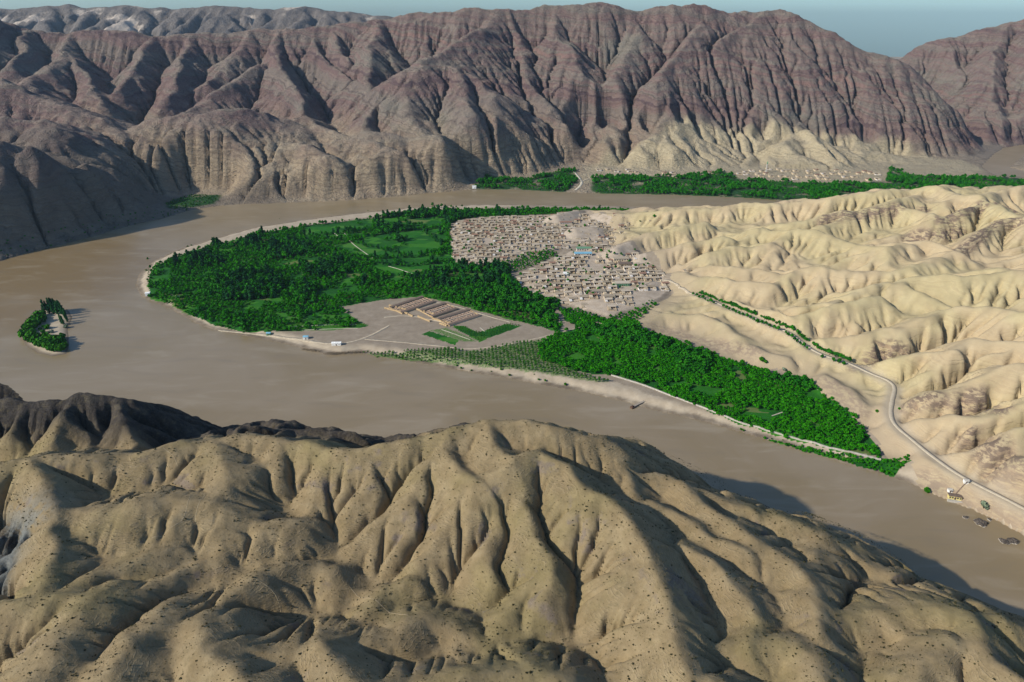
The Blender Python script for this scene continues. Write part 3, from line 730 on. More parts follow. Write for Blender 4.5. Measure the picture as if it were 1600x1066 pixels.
def mat_distant():
    t = NT('distant_rock'); P = t.pos()
    n = t.noise(1 / 420, 5, .6); m = t.noise(1 / 70, 5, .65)
    c = t.ramp(m, [(.3, (.10, .088, .085)), (.7, (.17, .148, .135))])
    c = t.mix(t.math('MULTIPLY', t.step(n, .55, .61), .9), c, (.46, .39, .33))
    return t.out(c, t.bump(m, 18.0, 1.0), .95)

def mat_water():
    t = NT('silty_water'); P = t.pos()
    big = t.noise(1 / 170, 4, .55, t.scale(P, (1, 1.6, 1)), dist=1.2); mid = t.noise(1 / 14, 4, .6)
    c = t.ramp(big, [(.34, (.230, .172, .094)), (.5, (.248, .189, .114)), (.66, (.266, .207, .134))])
    t.b.inputs['Specular IOR Level'].default_value = .5
    pt = at_z(70, 430, 0); dv = t.n.new('ShaderNodeVectorMath'); dv.operation = 'DISTANCE'; t.l.new(t.scale(P, (1, .75, 1)), dv.inputs[0]); dv.inputs[1].default_value = (float(pt[0]), float(pt[1]) * .75, 0)
    silt = t.step(t.math('ADD', dv.outputs['Value'], t.math('MULTIPLY', t.math('SUBTRACT', big, .5), 420.0)), 210, 60)
    c = t.mix(t.math('MULTIPLY', silt, .75), c, (.20, .135, .062))
    st = t.noise(1 / 26, 5, .6, t.scale(P, (.35, 1.2, 1)), dist=.8); c = t.mix(t.math('MULTIPLY', t.step(st, .5, .72), .36), c, (.36, .30, .22)); c = t.mix(t.math('MULTIPLY', t.step(st, .46, .30), .36), c, (.19, .15, .10))
    rip = t.math('ADD', t.math('MULTIPLY', t.noise(1 / 1.7, 3, .6), .5), t.math('MULTIPLY', mid, .8))
    return t.out(c, t.bump(rip, .16, .35), .33)

def drape_poly(px, z): return [tuple(float(c) for c in at_z(a, b, z)) for a, b in px]

GM = build_mountains(); GS = build_sandy(); GN = build_near(); GD = build_distant()

# -- road bed pressed into the sandy slopes
ROAD_PX = [(1086, 461), (1110, 470), (1150, 485), (1200, 505), (1236, 519), (1252, 535), (1278, 552), (1322, 570), (1365, 582), (1388, 591), (1400, 604), (1394, 626), (1391, 650), (1400, 668), (1430, 692), (1470, 720), (1500, 745), (1540, 765), (1570, 778), (1600, 795), (1680, 835)]
def chaikin(P, n=2):
    P = np.asarray(P, float)
    for _ in range(n):
        Q = np.empty((2 * len(P), P.shape[1])); Q[0] = P[0]; Q[-1] = P[-1]
        Q[1:-1:2] = .75 * P[:-1] + .25 * P[1:]; Q[2:-1:2] = .25 * P[:-1] + .75 * P[1:]; P = Q
    return P
def resample(P, d):
    P = np.asarray(P, float); L = np.r_[0, np.cumsum(np.hypot(np.diff(P[:, 0]), np.diff(P[:, 1])))]
    s = np.arange(0, L[-1], d); return np.stack([np.interp(s, L, P[:, k]) for k in range(P.shape[1])], 1)
_sand = lambda x, y: GS.sample(blur_h, x, y)
blur_h = blur(GS.h, 60)
RD = resample(chaikin([hit(px, py, _sand)[:2] for px, py in ROAD_PX]), 3.0)
rz = GS.sample(blur_h, RD[:, 0], RD[:, 1]); rz = np.convolve(np.pad(rz, 20, mode='edge'), np.ones(41) / 41, 'valid')
ROAD = np.c_[RD, np.maximum(rz, 6)]
def press(g, path, half, soft):
    x0, x1 = path[:, 0].min() - 30, path[:, 0].max() + 30; y0, y1 = path[:, 1].min() - 30, path[:, 1].max() + 30
    i0, i1 = max(0, int((x0 - g.x0) / g.dx)), min(g.nx, int((x1 - g.x0) / g.dx)); j0, j1 = max(0, int((y0 - g.y0) / g.dx)), min(g.ny, int((y1 - g.y0) / g.dx))
    X = g.X[j0:j1, i0:i1]; Y = g.Y[j0:j1, i0:i1]; D = np.full(X.shape, 1e9); Z = np.zeros(X.shape)
    for p in path:
        d = np.hypot(X - p[0], Y - p[1]); m = d < D; D[m] = d[m]; Z[m] = p[2]
    k = 1 - smooth(half, half + soft, D); h = g.h[j0:j1, i0:i1]; h[:] = h * (1 - k) + (Z - .15) * k
press(GS, ROAD, 4.5, 9)

# -- what grows or lies where, as maps on the valley floor
F = lambda px, z=6.0: drape_poly(px, z)
WOODS = F([(231, 440), (236, 420), (262, 404), (300, 390), (350, 377), (420, 360), (480, 351), (560, 342), (640, 333), (700, 327), (760, 325), (850, 325), (940, 325), (1035, 329), (985, 331), (900, 332), (840, 335), (760, 338), (720, 342),
           (703, 352), (704, 385), (712, 412), (740, 417), (790, 410), (800, 432), (812, 452), (850, 464), (880, 473), (860, 490), (880, 505), (870, 518), (845, 509), (800, 500), (760, 489), (700, 471), (660, 463), (600, 468), (530, 478), (560, 500), (575, 509), (520, 514), (440, 516), (380, 513), (340, 505), (300, 489), (262, 470), (233, 462)])
LOWER = F([(870, 478), (905, 490), (950, 500), (985, 498), (1003, 520), (1060, 532), (1105, 548), (1150, 565), (1200, 580), (1240, 592), (1270, 604), (1300, 625), (1335, 655), (1362, 685), (1380, 712), (1320, 702), (1250, 684), (1150, 656), (1080, 628), (1010, 600), (955, 584), (900, 578), (846, 560), (838, 538), (870, 520), (905, 512), (885, 500)])
STRIP = F([(568, 546), (620, 547), (700, 542), (740, 548), (800, 535), (846, 530), (860, 562), (920, 586), (960, 598), (900, 590), (830, 578), (760, 569), (680, 560), (600, 553)])
FIELD1 = F([(658, 520), (672, 516), (718, 530), (710, 537)]); FIELD2 = F([(673, 515), (698, 511), (746, 531), (721, 531)]); FIELD3 = F([(706, 509), (724, 508), (764, 526), (750, 533)]); FIELD4 = F([(748, 518), (790, 505), (815, 509), (766, 526)])
TIPG = F([(1385, 716), (1420, 714), (1424, 724), (1395, 735), (1330, 716), (1200, 682), (1190, 676), (1320, 706)])
OPENF = [F(p) for p in ([(480, 352), (600, 340), (700, 335), (690, 352), (600, 360), (520, 372), (470, 366)], [(520, 385), (600, 365), (690, 356), (700, 385), (640, 400), (560, 400)], [(590, 405), (680, 395), (700, 420), (640, 432), (580, 425)], [(700, 425), (760, 428), (755, 440), (700, 440)], [(470, 400), (530, 405), (520, 418), (470, 414)], [(1085, 600), (1130, 607), (1118, 618), (1075, 610)], [(1170, 634), (1228, 642), (1205, 655), (1158, 648)])]
Xg, Yg = GS.X, GS.Y
wx = Xg + 5 * fbm(Xg / 20, Yg / 20, 3, 91); wy = Yg + 5 * fbm(Xg / 20, Yg / 20, 3, 92)
green = np.zeros(Xg.shape); thin = np.zeros(Xg.shape)
for P in (WOODS, LOWER, TIPG): green[inside(P, wx, wy)] = 1
for P in (FIELD1, FIELD3, FIELD4): green[inside(P, Xg, Yg)] = 1
thin[inside(STRIP, wx, wy)] = .8; thin[inside(FIELD2, Xg, Yg)] = .9
thin[inside(F([(340, 505), (440, 512), (520, 511), (575, 507), (560, 500), (480, 498), (420, 498)]), wx, wy)] = .8
green = np.clip(green - .35 * thin, 0, 1)
yard = np.zeros(Xg.shape)
for V in (UPPER_V, LOWER_V): yard[inside([tuple(at_z(a, b, 12.0)) for a, b in V], wx, wy)] = 1
sandm = smooth(26, 8, GS.db + 6 * fbm(Xg / 30, Yg / 30, 3, 93)) * smooth(.6, 1.2, GS.h)
beach = inside(F([(235, 411), (330, 374), (400, 355), (480, 343), (560, 333), (690, 322), (760, 320), (850, 321), (760, 326), (640, 334), (560, 343), (480, 353), (400, 372), (300, 396), (240, 425)], 2), wx, wy)
sandm = np.maximum(sandm, beach * .9); sandm = np.maximum(sandm, .8 * inside(F([(700, 566), (850, 585), (960, 600), (1080, 640), (1080, 655), (850, 603), (700, 577)], 2), wx, wy))
wet = smooth(.9, .1, GS.h + .4 * fbm(Xg / 8, Yg / 8, 2, 94))
# sandy hills
cl = np.zeros(Xg.shape)
for L in ([(1582, 330), (1537, 316), (1500, 334), (1469, 341)], [(1443, 327), (1394, 327), (1338, 337), (1285, 347)], [(1620, 340), (1563, 343), (1530, 368), (1500, 390)], [(1420, 372), (1470, 368), (1500, 358)], [(1100, 535), (1150, 545), (1185, 552)], [(1340, 575), (1380, 560), (1410, 555)], [(1500, 640), (1530, 620), (1560, 640)], [(1420, 630), (1465, 620)], [(1560, 690), (1600, 740)], [(1520, 690), (1560, 750)], [(1000, 510), (1060, 520), (1120, 545)], [(1440, 750), (1500, 790), (1590, 830)], [(1290, 590), (1320, 620), (1345, 640)]):
    Pw = [hit(px, py, lambda x, y: GS.sample(GS.h, x, y))[:2] for px, py in L]
    cl = np.maximum(cl, smooth(16, 4, polydist(Pw, wx, wy)))
apron = smooth(60, 15, GS.de); rdm = smooth(10.5, 3.5, polydist(ROAD[::5, :2], Xg, Yg) + 2.5 * fbm(Xg / 7, Yg / 7, 2, 105))
AS = dict(green=green, thin=thin, yard=yard, sand=sandm, wet=wet, flow=GS.flow, cliff=cl, apron=apron, road=rdm)
hm = GS.hm & (GS.de > 0)
near_edge = np.zeros_like(hm); near_edge[1:-1, 1:-1] = hm[1:-1, 1:-1] & ~(hm[:-2, 1:-1] & hm[2:, 1:-1] & hm[1:-1, :-2] & hm[1:-1, 2:])
core = hm & ~near_edge
grid_mesh('sandy_hills', GS, GS.h, mat_sandy(), AS, keep=core)
MP = mat_peninsula()
me_all = GS.land.copy()
# the valley floor takes every cell the hills did not
kf = (core[:-1, :-1] | core[:-1, 1:] | core[1:, 1:] | core[1:, :-1])
lf = (me_all[:-1, :-1] | me_all[:-1, 1:] | me_all[1:, 1:] | me_all[1:, :-1]) & ~kf
def grid_faces(name, g, h, mat, attrs, faces):
    sel = np.zeros((g.ny, g.nx), bool)
    o = grid_mesh(name, g, h, mat, attrs, None)
    import bmesh
    return o
def grid_from_faces(name, g, h, mat, attrs, fm):
    ny, nx = h.shape; idx = np.arange(nx * ny).reshape(ny, nx)
    q = np.stack([idx[:-1, :-1], idx[:-1, 1:], idx[1:, 1:], idx[1:, :-1]], -1)[fm]
    used = np.zeros(nx * ny, bool); used[q.ravel()] = True; new = np.cumsum(used) - 1; q = new[q]
    co = np.stack([g.X, g.Y, h], -1).reshape(-1, 3)[used]
    me = bpy.data.meshes.new(name)
    me.vertices.add(len(co)); me.vertices.foreach_set('co', co.astype(np.float32).ravel())
    me.loops.add(len(q) * 4); me.loops.foreach_set('vertex_index', q.astype(np.int32).ravel())
    me.polygons.add(len(q)); me.polygons.foreach_set('loop_start', (np.arange(len(q)) * 4).astype(np.int32)); me.polygons.foreach_set('use_smooth', np.full(len(q), True))
    me.update(calc_edges=True)
    for k, v in attrs.items():
        at = me.attributes.new(k, 'FLOAT', 'POINT'); at.data.foreach_set('value', v.ravel()[used].astype(np.float32))
    o = bpy.data.objects.new(name, me); COL.objects.link(o); me.materials.append(mat); o['kind'] = 'structure'
    return o
grid_from_faces('valley_floor', GS, GS.h, MP, AS, lf)

# mountains
X, Y = GM.X, GM.Y; hr = GM.h - GM.base
tan = smooth(150, 45, hr + 60 * fbm(X / 140, Y / 140, 4, 95)) * smooth(2050, 1750, Y + 40 * fbm(X / 90, Y / 90, 3, 96))
pale = inside([tuple(at_y(px, py, yy)[:2]) for px, py, yy in [(905, 285, 1620), (915, 250, 1790), (1020, 225, 1860), (1060, 190, 1960), (1130, 208, 1975), (1260, 200, 1990), (1330, 220, 1985), (1400, 235, 1970), (1500, 255, 1900), (1545, 272, 1780), (1480, 285, 1640), (1200, 290, 1600)]], X + 25 * fbm(X / 50, Y / 50, 3, 97), Y + 25 * fbm(X / 50, Y / 50, 3, 98)) * 1.0
pale = blur(pale, 8) * smooth(118, 70, hr + 35 * fbm(X / 70, Y / 70, 3, 104))
dark = inside([(-1900, 900), (-700, 1000), (-420, 1330), (-520, 1490), (-900, 1480), (-1300, 1420), (-1900, 1400)], X + 30 * fbm(X / 60, Y / 60, 3, 99), Y) * .8  # left bank facing away from the sun: its shade also painted as darker rock
FARG = [drape_poly(p, 5) for p in ([(735, 292), (760, 280), (830, 279), (880, 268), (898, 268), (902, 285), (885, 297), (800, 294)],
        [(925, 300), (925, 278), (960, 277), (1060, 277), (1110, 274), (1130, 270), (1160, 283), (1250, 286), (1330, 288), (1385, 285), (1388, 266), (1420, 275), (1480, 280), (1545, 276), (1600, 280), (1610, 300), (1240, 314), (1060, 303)],
        [(255, 318), (300, 304), (345, 306), (338, 316), (300, 322), (265, 326)])]
gm = np.zeros(X.shape); xx = X + 8 * fbm(X / 30, Y / 30, 3, 101); yy = Y + 8 * fbm(X / 30, Y / 30, 3, 102)
for P in FARG: gm[inside(P, xx, yy)] = 1
gm = gm * smooth(26, 18, GM.h)
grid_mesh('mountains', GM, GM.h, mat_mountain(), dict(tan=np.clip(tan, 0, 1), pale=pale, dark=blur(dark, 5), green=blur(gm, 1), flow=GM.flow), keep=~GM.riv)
X, Y = GN.X, GN.Y
shale = blur(smooth(-258, -276, X - 0.15 * (Y - 260) + 10 * fbm(X / 20, Y / 20, 3, 103)) * smooth(330, 290, Y), 3)
grid_mesh('near_hills', GN, GN.h, mat_near(), dict(flow=GN.flow, rock=blur(GN.rock, 3), shale=shale), keep=~GN.riv)
grid_mesh('distant_mountains', GD, GD.h, mat_distant())
me = bpy.data.meshes.new('river'); me.from_pydata([(-3500, 40, 0), (3500, 40, 0), (3500, 3400, 0), (-3500, 3400, 0)], [], [(0, 1, 2, 3)])
me.materials.append(mat_water()); o = bpy.data.objects.new('river', me); COL.objects.link(o); o['kind'] = 'structure'
me = bpy.data.meshes.new('ground'); s_ = 7000; me.from_pydata([(-s_, -s_, -9), (s_, -s_, -9), (s_, s_, -9), (-s_, s_, -9)], [], [(0, 1, 2, 3)])
me.materials.append(flat_mat('desert_ground', (.3, .25, .19), scale=.01)); o = bpy.data.objects.new('ground', me); COL.objects.link(o); o['kind'] = 'structure'

# haze: one even box of air over the whole place
def haze(density, color):
    v = [(x, y, z) for x in (-7200, 7200) for y in (-7200, 7200) for z in (-10.5, 760)]
    f = [(0, 1, 3, 2), (4, 6, 7, 5), (0, 4, 5, 1), (2, 3, 7, 6), (0, 2, 6, 4), (1, 5, 7, 3)]
    me = bpy.data.meshes.new('haze'); me.from_pydata(v, [], f)
    m = bpy.data.materials.new('haze_air'); m.use_nodes = True; n = m.node_tree.nodes; n.remove(n['Principled BSDF'])
    pv = n.new('ShaderNodeVolumePrincipled'); pv.inputs['Density'].default_value = density; pv.inputs['Color'].default_value = (*color, 1); pv.inputs['Anisotropy'].default_value = .2
    m.node_tree.links.new(pv.outputs[0], n['Material Output'].inputs['Volume'])
    me.materials.append(m); o = bpy.data.objects.new('haze', me); COL.objects.link(o); o['kind'] = 'stuff'
haze(2.0e-5, (.55, .78, 1.0))
# ------------------------------------------------------------------ helpers for things
rnd = random.Random(7); NR = np.random.default_rng(11)
def land(x, y):
    x = np.asarray(x, float); y = np.asarray(y, float)
    a = np.where((x > GS.x0) & (x < GS.x0 + GS.dx * (GS.nx - 1)) & (y > GS.y0) & (y < GS.y0 + GS.dx * (GS.ny - 1)), GS.sample(GS.h, x, y), -9)
    b = np.where((y > 900) & (y < 3050), GM.sample(GM.h, x, y), -9)
    c = np.where((x > GN.x0) & (x < 440) & (y < 590), GN.sample(GN.h, x, y), -9)
    return np.maximum(np.maximum(a, b), c)
def place(px, py): return hit(px, py, land)
def tag(o, label=None, cat=None, group=None, kind=None):
    if label: o['label'] = label
    if cat: o['category'] = cat
    if group: o['group'] = group
    if kind: o['kind'] = kind
    return o
def empty(name, loc, rz=0.0):
    o = bpy.data.objects.new(name, None); COL.objects.link(o); o.location = loc; o.rotation_euler = (0, 0, rz); o.empty_display_size = .5
    return o
class MB:
    def __init__(s): s.v = []; s.f = []; s.mi = []
    def box(s, cx, cy, z0, sx, sy, sz, mi=0, rz=0.0, tilt=0.0):
        b = len(s.v); c, n = math.cos(rz), math.sin(rz)
        for dz in (0, 1):
            for dx, dy in ((-.5, -.5), (.5, -.5), (.5, .5), (-.5, .5)):
                x, y = dx * sx, dy * sy
                s.v.append((cx + x * c - y * n, cy + x * n + y * c, z0 + dz * sz + tilt * dy * sy))
        s.f += [(b, b + 3, b + 2, b + 1), (b + 4, b + 5, b + 6, b + 7), (b, b + 1, b + 5, b + 4), (b + 1, b + 2, b + 6, b + 5), (b + 2, b + 3, b + 7, b + 6), (b + 3, b, b + 4, b + 7)]
        s.mi += [mi] * 6; return s
    def gable(s, cx, cy, z0, sx, sy, rise, mi=0):
        b = len(s.v)
        s.v += [(cx - sx / 2, cy - sy / 2, z0), (cx + sx / 2, cy - sy / 2, z0), (cx + sx / 2, cy + sy / 2, z0), (cx - sx / 2, cy + sy / 2, z0), (cx - sx / 2, cy, z0 + rise), (cx + sx / 2, cy, z0 + rise)]
        s.f += [(b, b + 1, b + 5, b + 4), (b + 2, b + 3, b + 4, b + 5), (b + 1, b + 2, b + 5), (b + 3, b, b + 4), (b + 3, b + 2, b + 1, b)]; s.mi += [mi] * 5; return s
    def tube(s, p, q, r0, r1=None, n=6, mi=0):
        r1 = r0 if r1 is None else r1
        p, q = Vector(p), Vector(q); d = (q - p).normalized(); u = d.orthogonal().normalized(); w = d.cross(u); b = len(s.v)
        for c, r in ((p, r0), (q, r1)):
            for k in range(n):
                a = 2 * math.pi * k / n; s.v.append(tuple(c + (u * math.cos(a) + w * math.sin(a)) * r))
        for k in range(n): s.f.append((b + k, b + (k + 1) % n, b + n + (k + 1) % n, b + n + k)); s.mi.append(mi)
        s.f.append(tuple(b + n + k for k in range(n))); s.mi.append(mi)
        s.f.append(tuple(b + k for k in range(n))[::-1]); s.mi.append(mi); return s
    def quad(s, c, u, w, mi=0):
        b = len(s.v); c = np.asarray(c)
        s.v += [tuple(c - u - w), tuple(c + u - w), tuple(c + u + w), tuple(c - u + w)]; s.f.append((b, b + 1, b + 2, b + 3)); s.mi.append(mi)
    def lathe(s, prof, n=10, mi=0, cx=0, cy=0):
        b = len(s.v)
        for r, z in prof:
            for k in range(n): a = 2 * math.pi * k / n; s.v.append((cx + r * math.cos(a), cy + r * math.sin(a), z))
        for i in range(len(prof) - 1):
            for k in range(n): s.f.append((b + i * n + k, b + i * n + (k + 1) % n, b + (i + 1) * n + (k + 1) % n, b + (i + 1) * n + k)); s.mi.append(mi)
        s.f.append(tuple(b + (len(prof) - 1) * n + k for k in range(n))); s.mi.append(mi); return s
    def mesh(s, name, mats):
        me = bpy.data.meshes.new(name); me.from_pydata([tuple(map(float, v)) for v in s.v], [], s.f)
        for m in (mats if isinstance(mats, (list, tuple)) else [mats]): me.materials.append(m)
        if max(s.mi): me.polygons.foreach_set('material_index', s.mi)
        me.update(); return me
def obj(name, me, parent=None, loc=None, rz=None, sc=None):
    o = bpy.data.objects.new(name, me); COL.objects.link(o)
    if parent is not None: o.parent = parent
    if loc is not None: o.location = loc
    if rz is not None: o.rotation_euler = (0, 0, rz)
    if sc is not None: o.scale = sc
    return o
def ribbon(name, path, width, mat, lift=.12, label=None, cat=None, kind='structure', jitter=0.0):
    P = np.asarray(path, float); T = np.gradient(P[:, :2], axis=0); T /= np.hypot(T[:, 0], T[:, 1])[:, None] + 1e-9; N = np.c_[-T[:, 1], T[:, 0]]
    w = width / 2 * (1 + jitter * perlin(np.arange(len(P)) / 3.0, np.zeros(len(P)) + .5, 5))
    v = []; f = []
    for i, p in enumerate(P):
        z = p[2] + lift if P.shape[1] > 2 else None
        for k, (o, dz) in enumerate(((-1.0, -.6), (-.96, 0), (0, .03), (.96, 0), (1.0, -.6))):
            x, y = p[0] + N[i, 0] * w[i] * o, p[1] + N[i, 1] * w[i] * o
            v.append((x, y, (z if z is not None else float(land(x, y)) + lift) + dz))
    for i in range(len(P) - 1):
        for k in range(4): f.append((i * 5 + k, (i + 1) * 5 + k, (i + 1) * 5 + k + 1, i * 5 + k + 1))
    me = bpy.data.meshes.new(name); me.from_pydata([tuple(map(float, a)) for a in v], [], f); me.materials.append(mat)
    me.polygons.foreach_set('use_smooth', [True] * len(f))
    o = obj(name, me); tag(o, label, cat, None, kind); return o

# ------------------------------------------------------------------ road and tracks
road_m = flat_mat('road_gravel', (.43, .37, .285), .9, .12, .4)
track_m = flat_mat('track_dust', (.43, .36, .27), .95, .2, .3)
pale_track_m = flat_mat('pale_track', (.50, .45, .36), .95, .2, .3)
ribbon('road', ROAD, 4.1, road_m, .32, jitter=.14)
def track(pxs, width, mat=track_m, name='path', d=3.0, lift=.14):
    P = resample(chaikin([place(*p)[:2] for p in pxs]), d); return ribbon(name, P, width, mat, lift, jitter=.35)
track([(722, 417), (745, 413), (775, 405), (800, 396), (835, 387), (868, 379), (895, 372)], 4.0)
track([(1086, 461), (1060, 447), (1045, 437), (1025, 437), (1000, 448), (975, 455), (950, 462)], 4.0)
track([(862, 470), (875, 480), (890, 490), (915, 500), (950, 507)], 4.5)
track([(897, 268), (903, 275), (910, 283), (908, 290), (898, 298)], 6.0, pale_track_m, d=5)
track([(910, 283), (925, 276), (960, 272), (1000, 271), (1060, 275)], 4.0, track_m, d=5)
track([(520, 363), (530, 370), (528, 378)], 1.6, pale_track_m); track([(538, 364), (545, 375), (556, 385), (580, 402), (590, 408)], 1.6, pale_track_m)
track([(607, 416), (625, 421), (645, 428), (670, 434)], 1.8, pale_track_m); track([(496, 377), (510, 381), (525, 385)], 1.4, pale_track_m); track([(510, 397), (524, 400), (530, 401)], 1.4, pale_track_m)
track([(270, 461), (285, 464), (305, 472)], 1.6, pale_track_m)
track([(340, 516), (400, 522), (450, 528), (520, 540), (570, 530), (610, 508)], 4.0)
track([(570, 530), (630, 535), (690, 541), (740, 547), (830, 532), (880, 518), (915, 510)], 3.0)
track([(600, 496), (640, 492), (700, 505)], 3.0); track([(640, 468), (700, 474), (762, 494), (800, 504)], 2.6)
for a in ([(450, 511), (500, 508), (560, 507)], [(470, 516), (520, 514), (560, 513)], [(1192, 625), (1208, 629)], [(1206, 650), (1226, 643)], [(690, 515), (735, 531)], [(750, 512), (760, 520)]): track(a, 1.3, pale_track_m)

# ------------------------------------------------------------------ plants
def leaf_mat(name, c, tip):
    t = NT(name); oi = t.n.new('ShaderNodeObjectInfo'); r = oi.outputs['Random']
    n = t.noise(1 / 2.2, 3, .6)
    f = t.math('ADD', t.math('MULTIPLY', r, .65), t.math('MULTIPLY', n, .5))
    t.b.inputs['Specular IOR Level'].default_value = .04
    return t.out(t.ramp(f, [(.2, c), (.85, tip)]), rough=.7)
bark = flat_mat('bark', (.10, .08, .06))
LM = dict(wood=leaf_mat('wood_leaves', (.006, .080, .004), (.026, .175, .007)), orchard=leaf_mat('orchard_leaves', (.009, .11, .001), (.032, .22, .003)),
          poplar=leaf_mat('poplar_leaves', (.008, .062, .018), (.022, .11, .026)), willow=leaf_mat('willow_leaves', (.014, .10, .003), (.04, .17, .006)),
          silver=leaf_mat('silver_leaves', (.10, .14, .09), (.2, .25, .17)), desert=leaf_mat('desert_leaves', (.030, .032, .016), (.075, .072, .032)), sap=leaf_mat('sapling_leaves', (.018, .10, .006), (.045, .16, .01)))
def crown_quads(mb, centre, rad, n, size, rg, mi=1, squash=1.0):
    for _ in range(n):
        d = rg.normal(size=3); d /= np.linalg.norm(d) + 1e-9; rr = rg.uniform(.55, 1.0)
        c = np.asarray(centre) + d * rr * np.asarray(rad)
        nrm = d + rg.normal(size=3) * .55; nrm /= np.linalg.norm(nrm)
        u = np.cross(nrm, rg.normal(size=3)); u /= np.linalg.norm(u) + 1e-9; w = np.cross(nrm, u)
        s = size * rg.uniform(.6, 1.25); mb.quad(c, u * s, w * s * rg.uniform(.6, 1), mi)
def tree_mesh(name, seed, h, w, leaf, kind='round', n=150):
    rg = np.random.default_rng(seed); mb = MB()
    if kind == 'poplar':
        mb.tube((0, 0, -.5), (0, 0, h * .9), .25, .06, 6)
        for k in range(9):
            z = h * (.14 + .095 * k); r = w * .5 * math.sin(math.pi * min(.96, .16 + .1 * k)) ** .7
            crown_quads(mb, (rg.normal() * .12 * w, rg.normal() * .12 * w, z), (r, r, h * .10), n // 9, .34 * w, rg)
        crown_quads(mb, (0, 0, h * .94), (.12 * w, .12 * w, h * .07), 8, .2 * w, rg)
    elif kind == 'bush':
        for k in range(4):
            a = rg.uniform(0, 6.28); r = w * .25
            mb.tube((0, 0, -.2), (math.cos(a) * r, math.sin(a) * r, h * .6), .05 * w, .02 * w, 5)
        for k in range(6):
            a = k * 1.05 + rg.uniform(0, .6); r = w * rg.uniform(.12, .32)
            crown_quads(mb, (math.cos(a) * r, math.sin(a) * r, h * rg.uniform(.35, .62)), (w * .27, w * .27, h * .33), n // 6, .13 * w, rg)
    else:
        th = h * .32
        mb.tube((0, 0, -.5), (rg.normal() * .15, rg.normal() * .15, th), .045 * w, .03 * w, 6)
        nb = 6
        for k in range(nb):
            a = k * 2 * math.pi / (nb - 1) + rg.uniform(-.4, .4); r = w * rg.uniform(.18, .30) if k < nb - 1 else 0
            c = (math.cos(a) * r, math.sin(a) * r, h * (rg.uniform(.46, .66) if k < nb - 1 else .80))
            mb.tube((0, 0, th * .9), c, .022 * w, .008 * w, 4)
            q = rg.uniform(.8, 1.15)
            crown_quads(mb, c, (w * .24 * q, w * .24 * q, h * .2 * q), n // nb, .105 * w, rg)
    return mb.mesh(name, [bark, LM[leaf]])
TM = dict(
    wood=[tree_mesh('broadleaf_tree', 100 + k, 8.5 + k * .5, 7.5 + .4 * k, 'wood') for k in range(4)],
    orchard=[tree_mesh('orchard_tree', 200 + k, 4.2 + .3 * k, 5.0 + .3 * k, 'orchard', n=120) for k in range(4)],
    bright=[tree_mesh('field_tree', 250 + k, 6.0 + .4 * k, 6.2 + .3 * k, 'orchard', n=130) for k in range(3)],
    poplar=[tree_mesh('poplar_tree', 300 + k, 15 + k, 4.2, 'poplar', 'poplar', 190) for k in range(3)],
    willow=[tree_mesh('willow_bush', 400 + k, 4.6 + .3 * k, 6.0 + .4 * k, 'willow', 'bush', 190) for k in range(3)],
    silver=[tree_mesh('silver_bush', 450 + k, 4.0, 5.5, 'silver', 'bush', 130) for k in range(2)],
    sap=[tree_mesh('sapling', 500 + k, 2.8 + .3 * k, 2.3, 'sap', n=60) for k in range(3)],
    desert=[tree_mesh('desert_shrub', 600 + k,   .36 + .05 * k, .58 + .07 * k, 'desert', 'bush', 40) for k in range(4)])
def proto_collection(name, meshes):
    c = bpy.data.collections.new(name)
    for i, me in enumerate(meshes):
        c.objects.link(bpy.data.objects.new('%s_%s' % (name, 'abcdefgh'[i]), me))
    return c
def mass(name, pts, meshes, scl, label, seed):
    """a mass of plants beyond counting: one object of points that carries instanced plants"""
    n = len(pts); rg = np.random.default_rng(seed)
    me = bpy.data.meshes.new(name); me.vertices.add(n); me.vertices.foreach_set('co', np.asarray(pts, np.float32).ravel()); me.update()
    for k, ty, val in (('pick', 'INT', rg.integers(0, len(meshes), n).astype(np.int32)), ('turn', 'FLOAT', rg.uniform(0, 6.28, n).astype(np.float32)), ('size', 'FLOAT', np.asarray(scl, np.float32))):
        me.attributes.new(k, ty, 'POINT').data.foreach_set('value', val)
    o = obj(name, me); tag(o, label, kind='stuff')
    ng = bpy.data.node_groups.new(name + '_scatter', 'GeometryNodeTree')
    ng.interface.new_socket('Geometry', in_out='INPUT', socket_type='NodeSocketGeometry'); ng.interface.new_socket('Geometry', in_out='OUTPUT', socket_type='NodeSocketGeometry')
    N = ng.nodes; L = ng.links
    gi = N.new('NodeGroupInput'); go = N.new('NodeGroupOutput'); ip = N.new('GeometryNodeInstanceOnPoints'); ci = N.new('GeometryNodeCollectionInfo')
    ci.inputs['Collection'].default_value = proto_collection(name, meshes); ci.inputs['Separate Children'].default_value = True; ci.inputs['Reset Children'].default_value = True
    def na(k, ty):
        a = N.new('GeometryNodeInputNamedAttribute'); a.data_type = ty; a.inputs['Name'].default_value = k; return a.outputs['Attribute']
    cx = N.new('ShaderNodeCombineXYZ'); L.new(na('turn', 'FLOAT'), cx.inputs[2])
    L.new(gi.outputs[0], ip.inputs['Points']); L.new(ci.outputs[0], ip.inputs['Instance']); ip.inputs['Pick Instance'].default_value = True
    L.new(na('pick', 'INT'), ip.inputs['Instance Index']); L.new(cx.outputs[0], ip.inputs['Rotation']); L.new(na('size', 'FLOAT'), ip.inputs['Scale'])
    L.new(ip.outputs[0], go.inputs[0])
    o.modifiers.new('scatter', 'NODES').node_group = ng
    return o
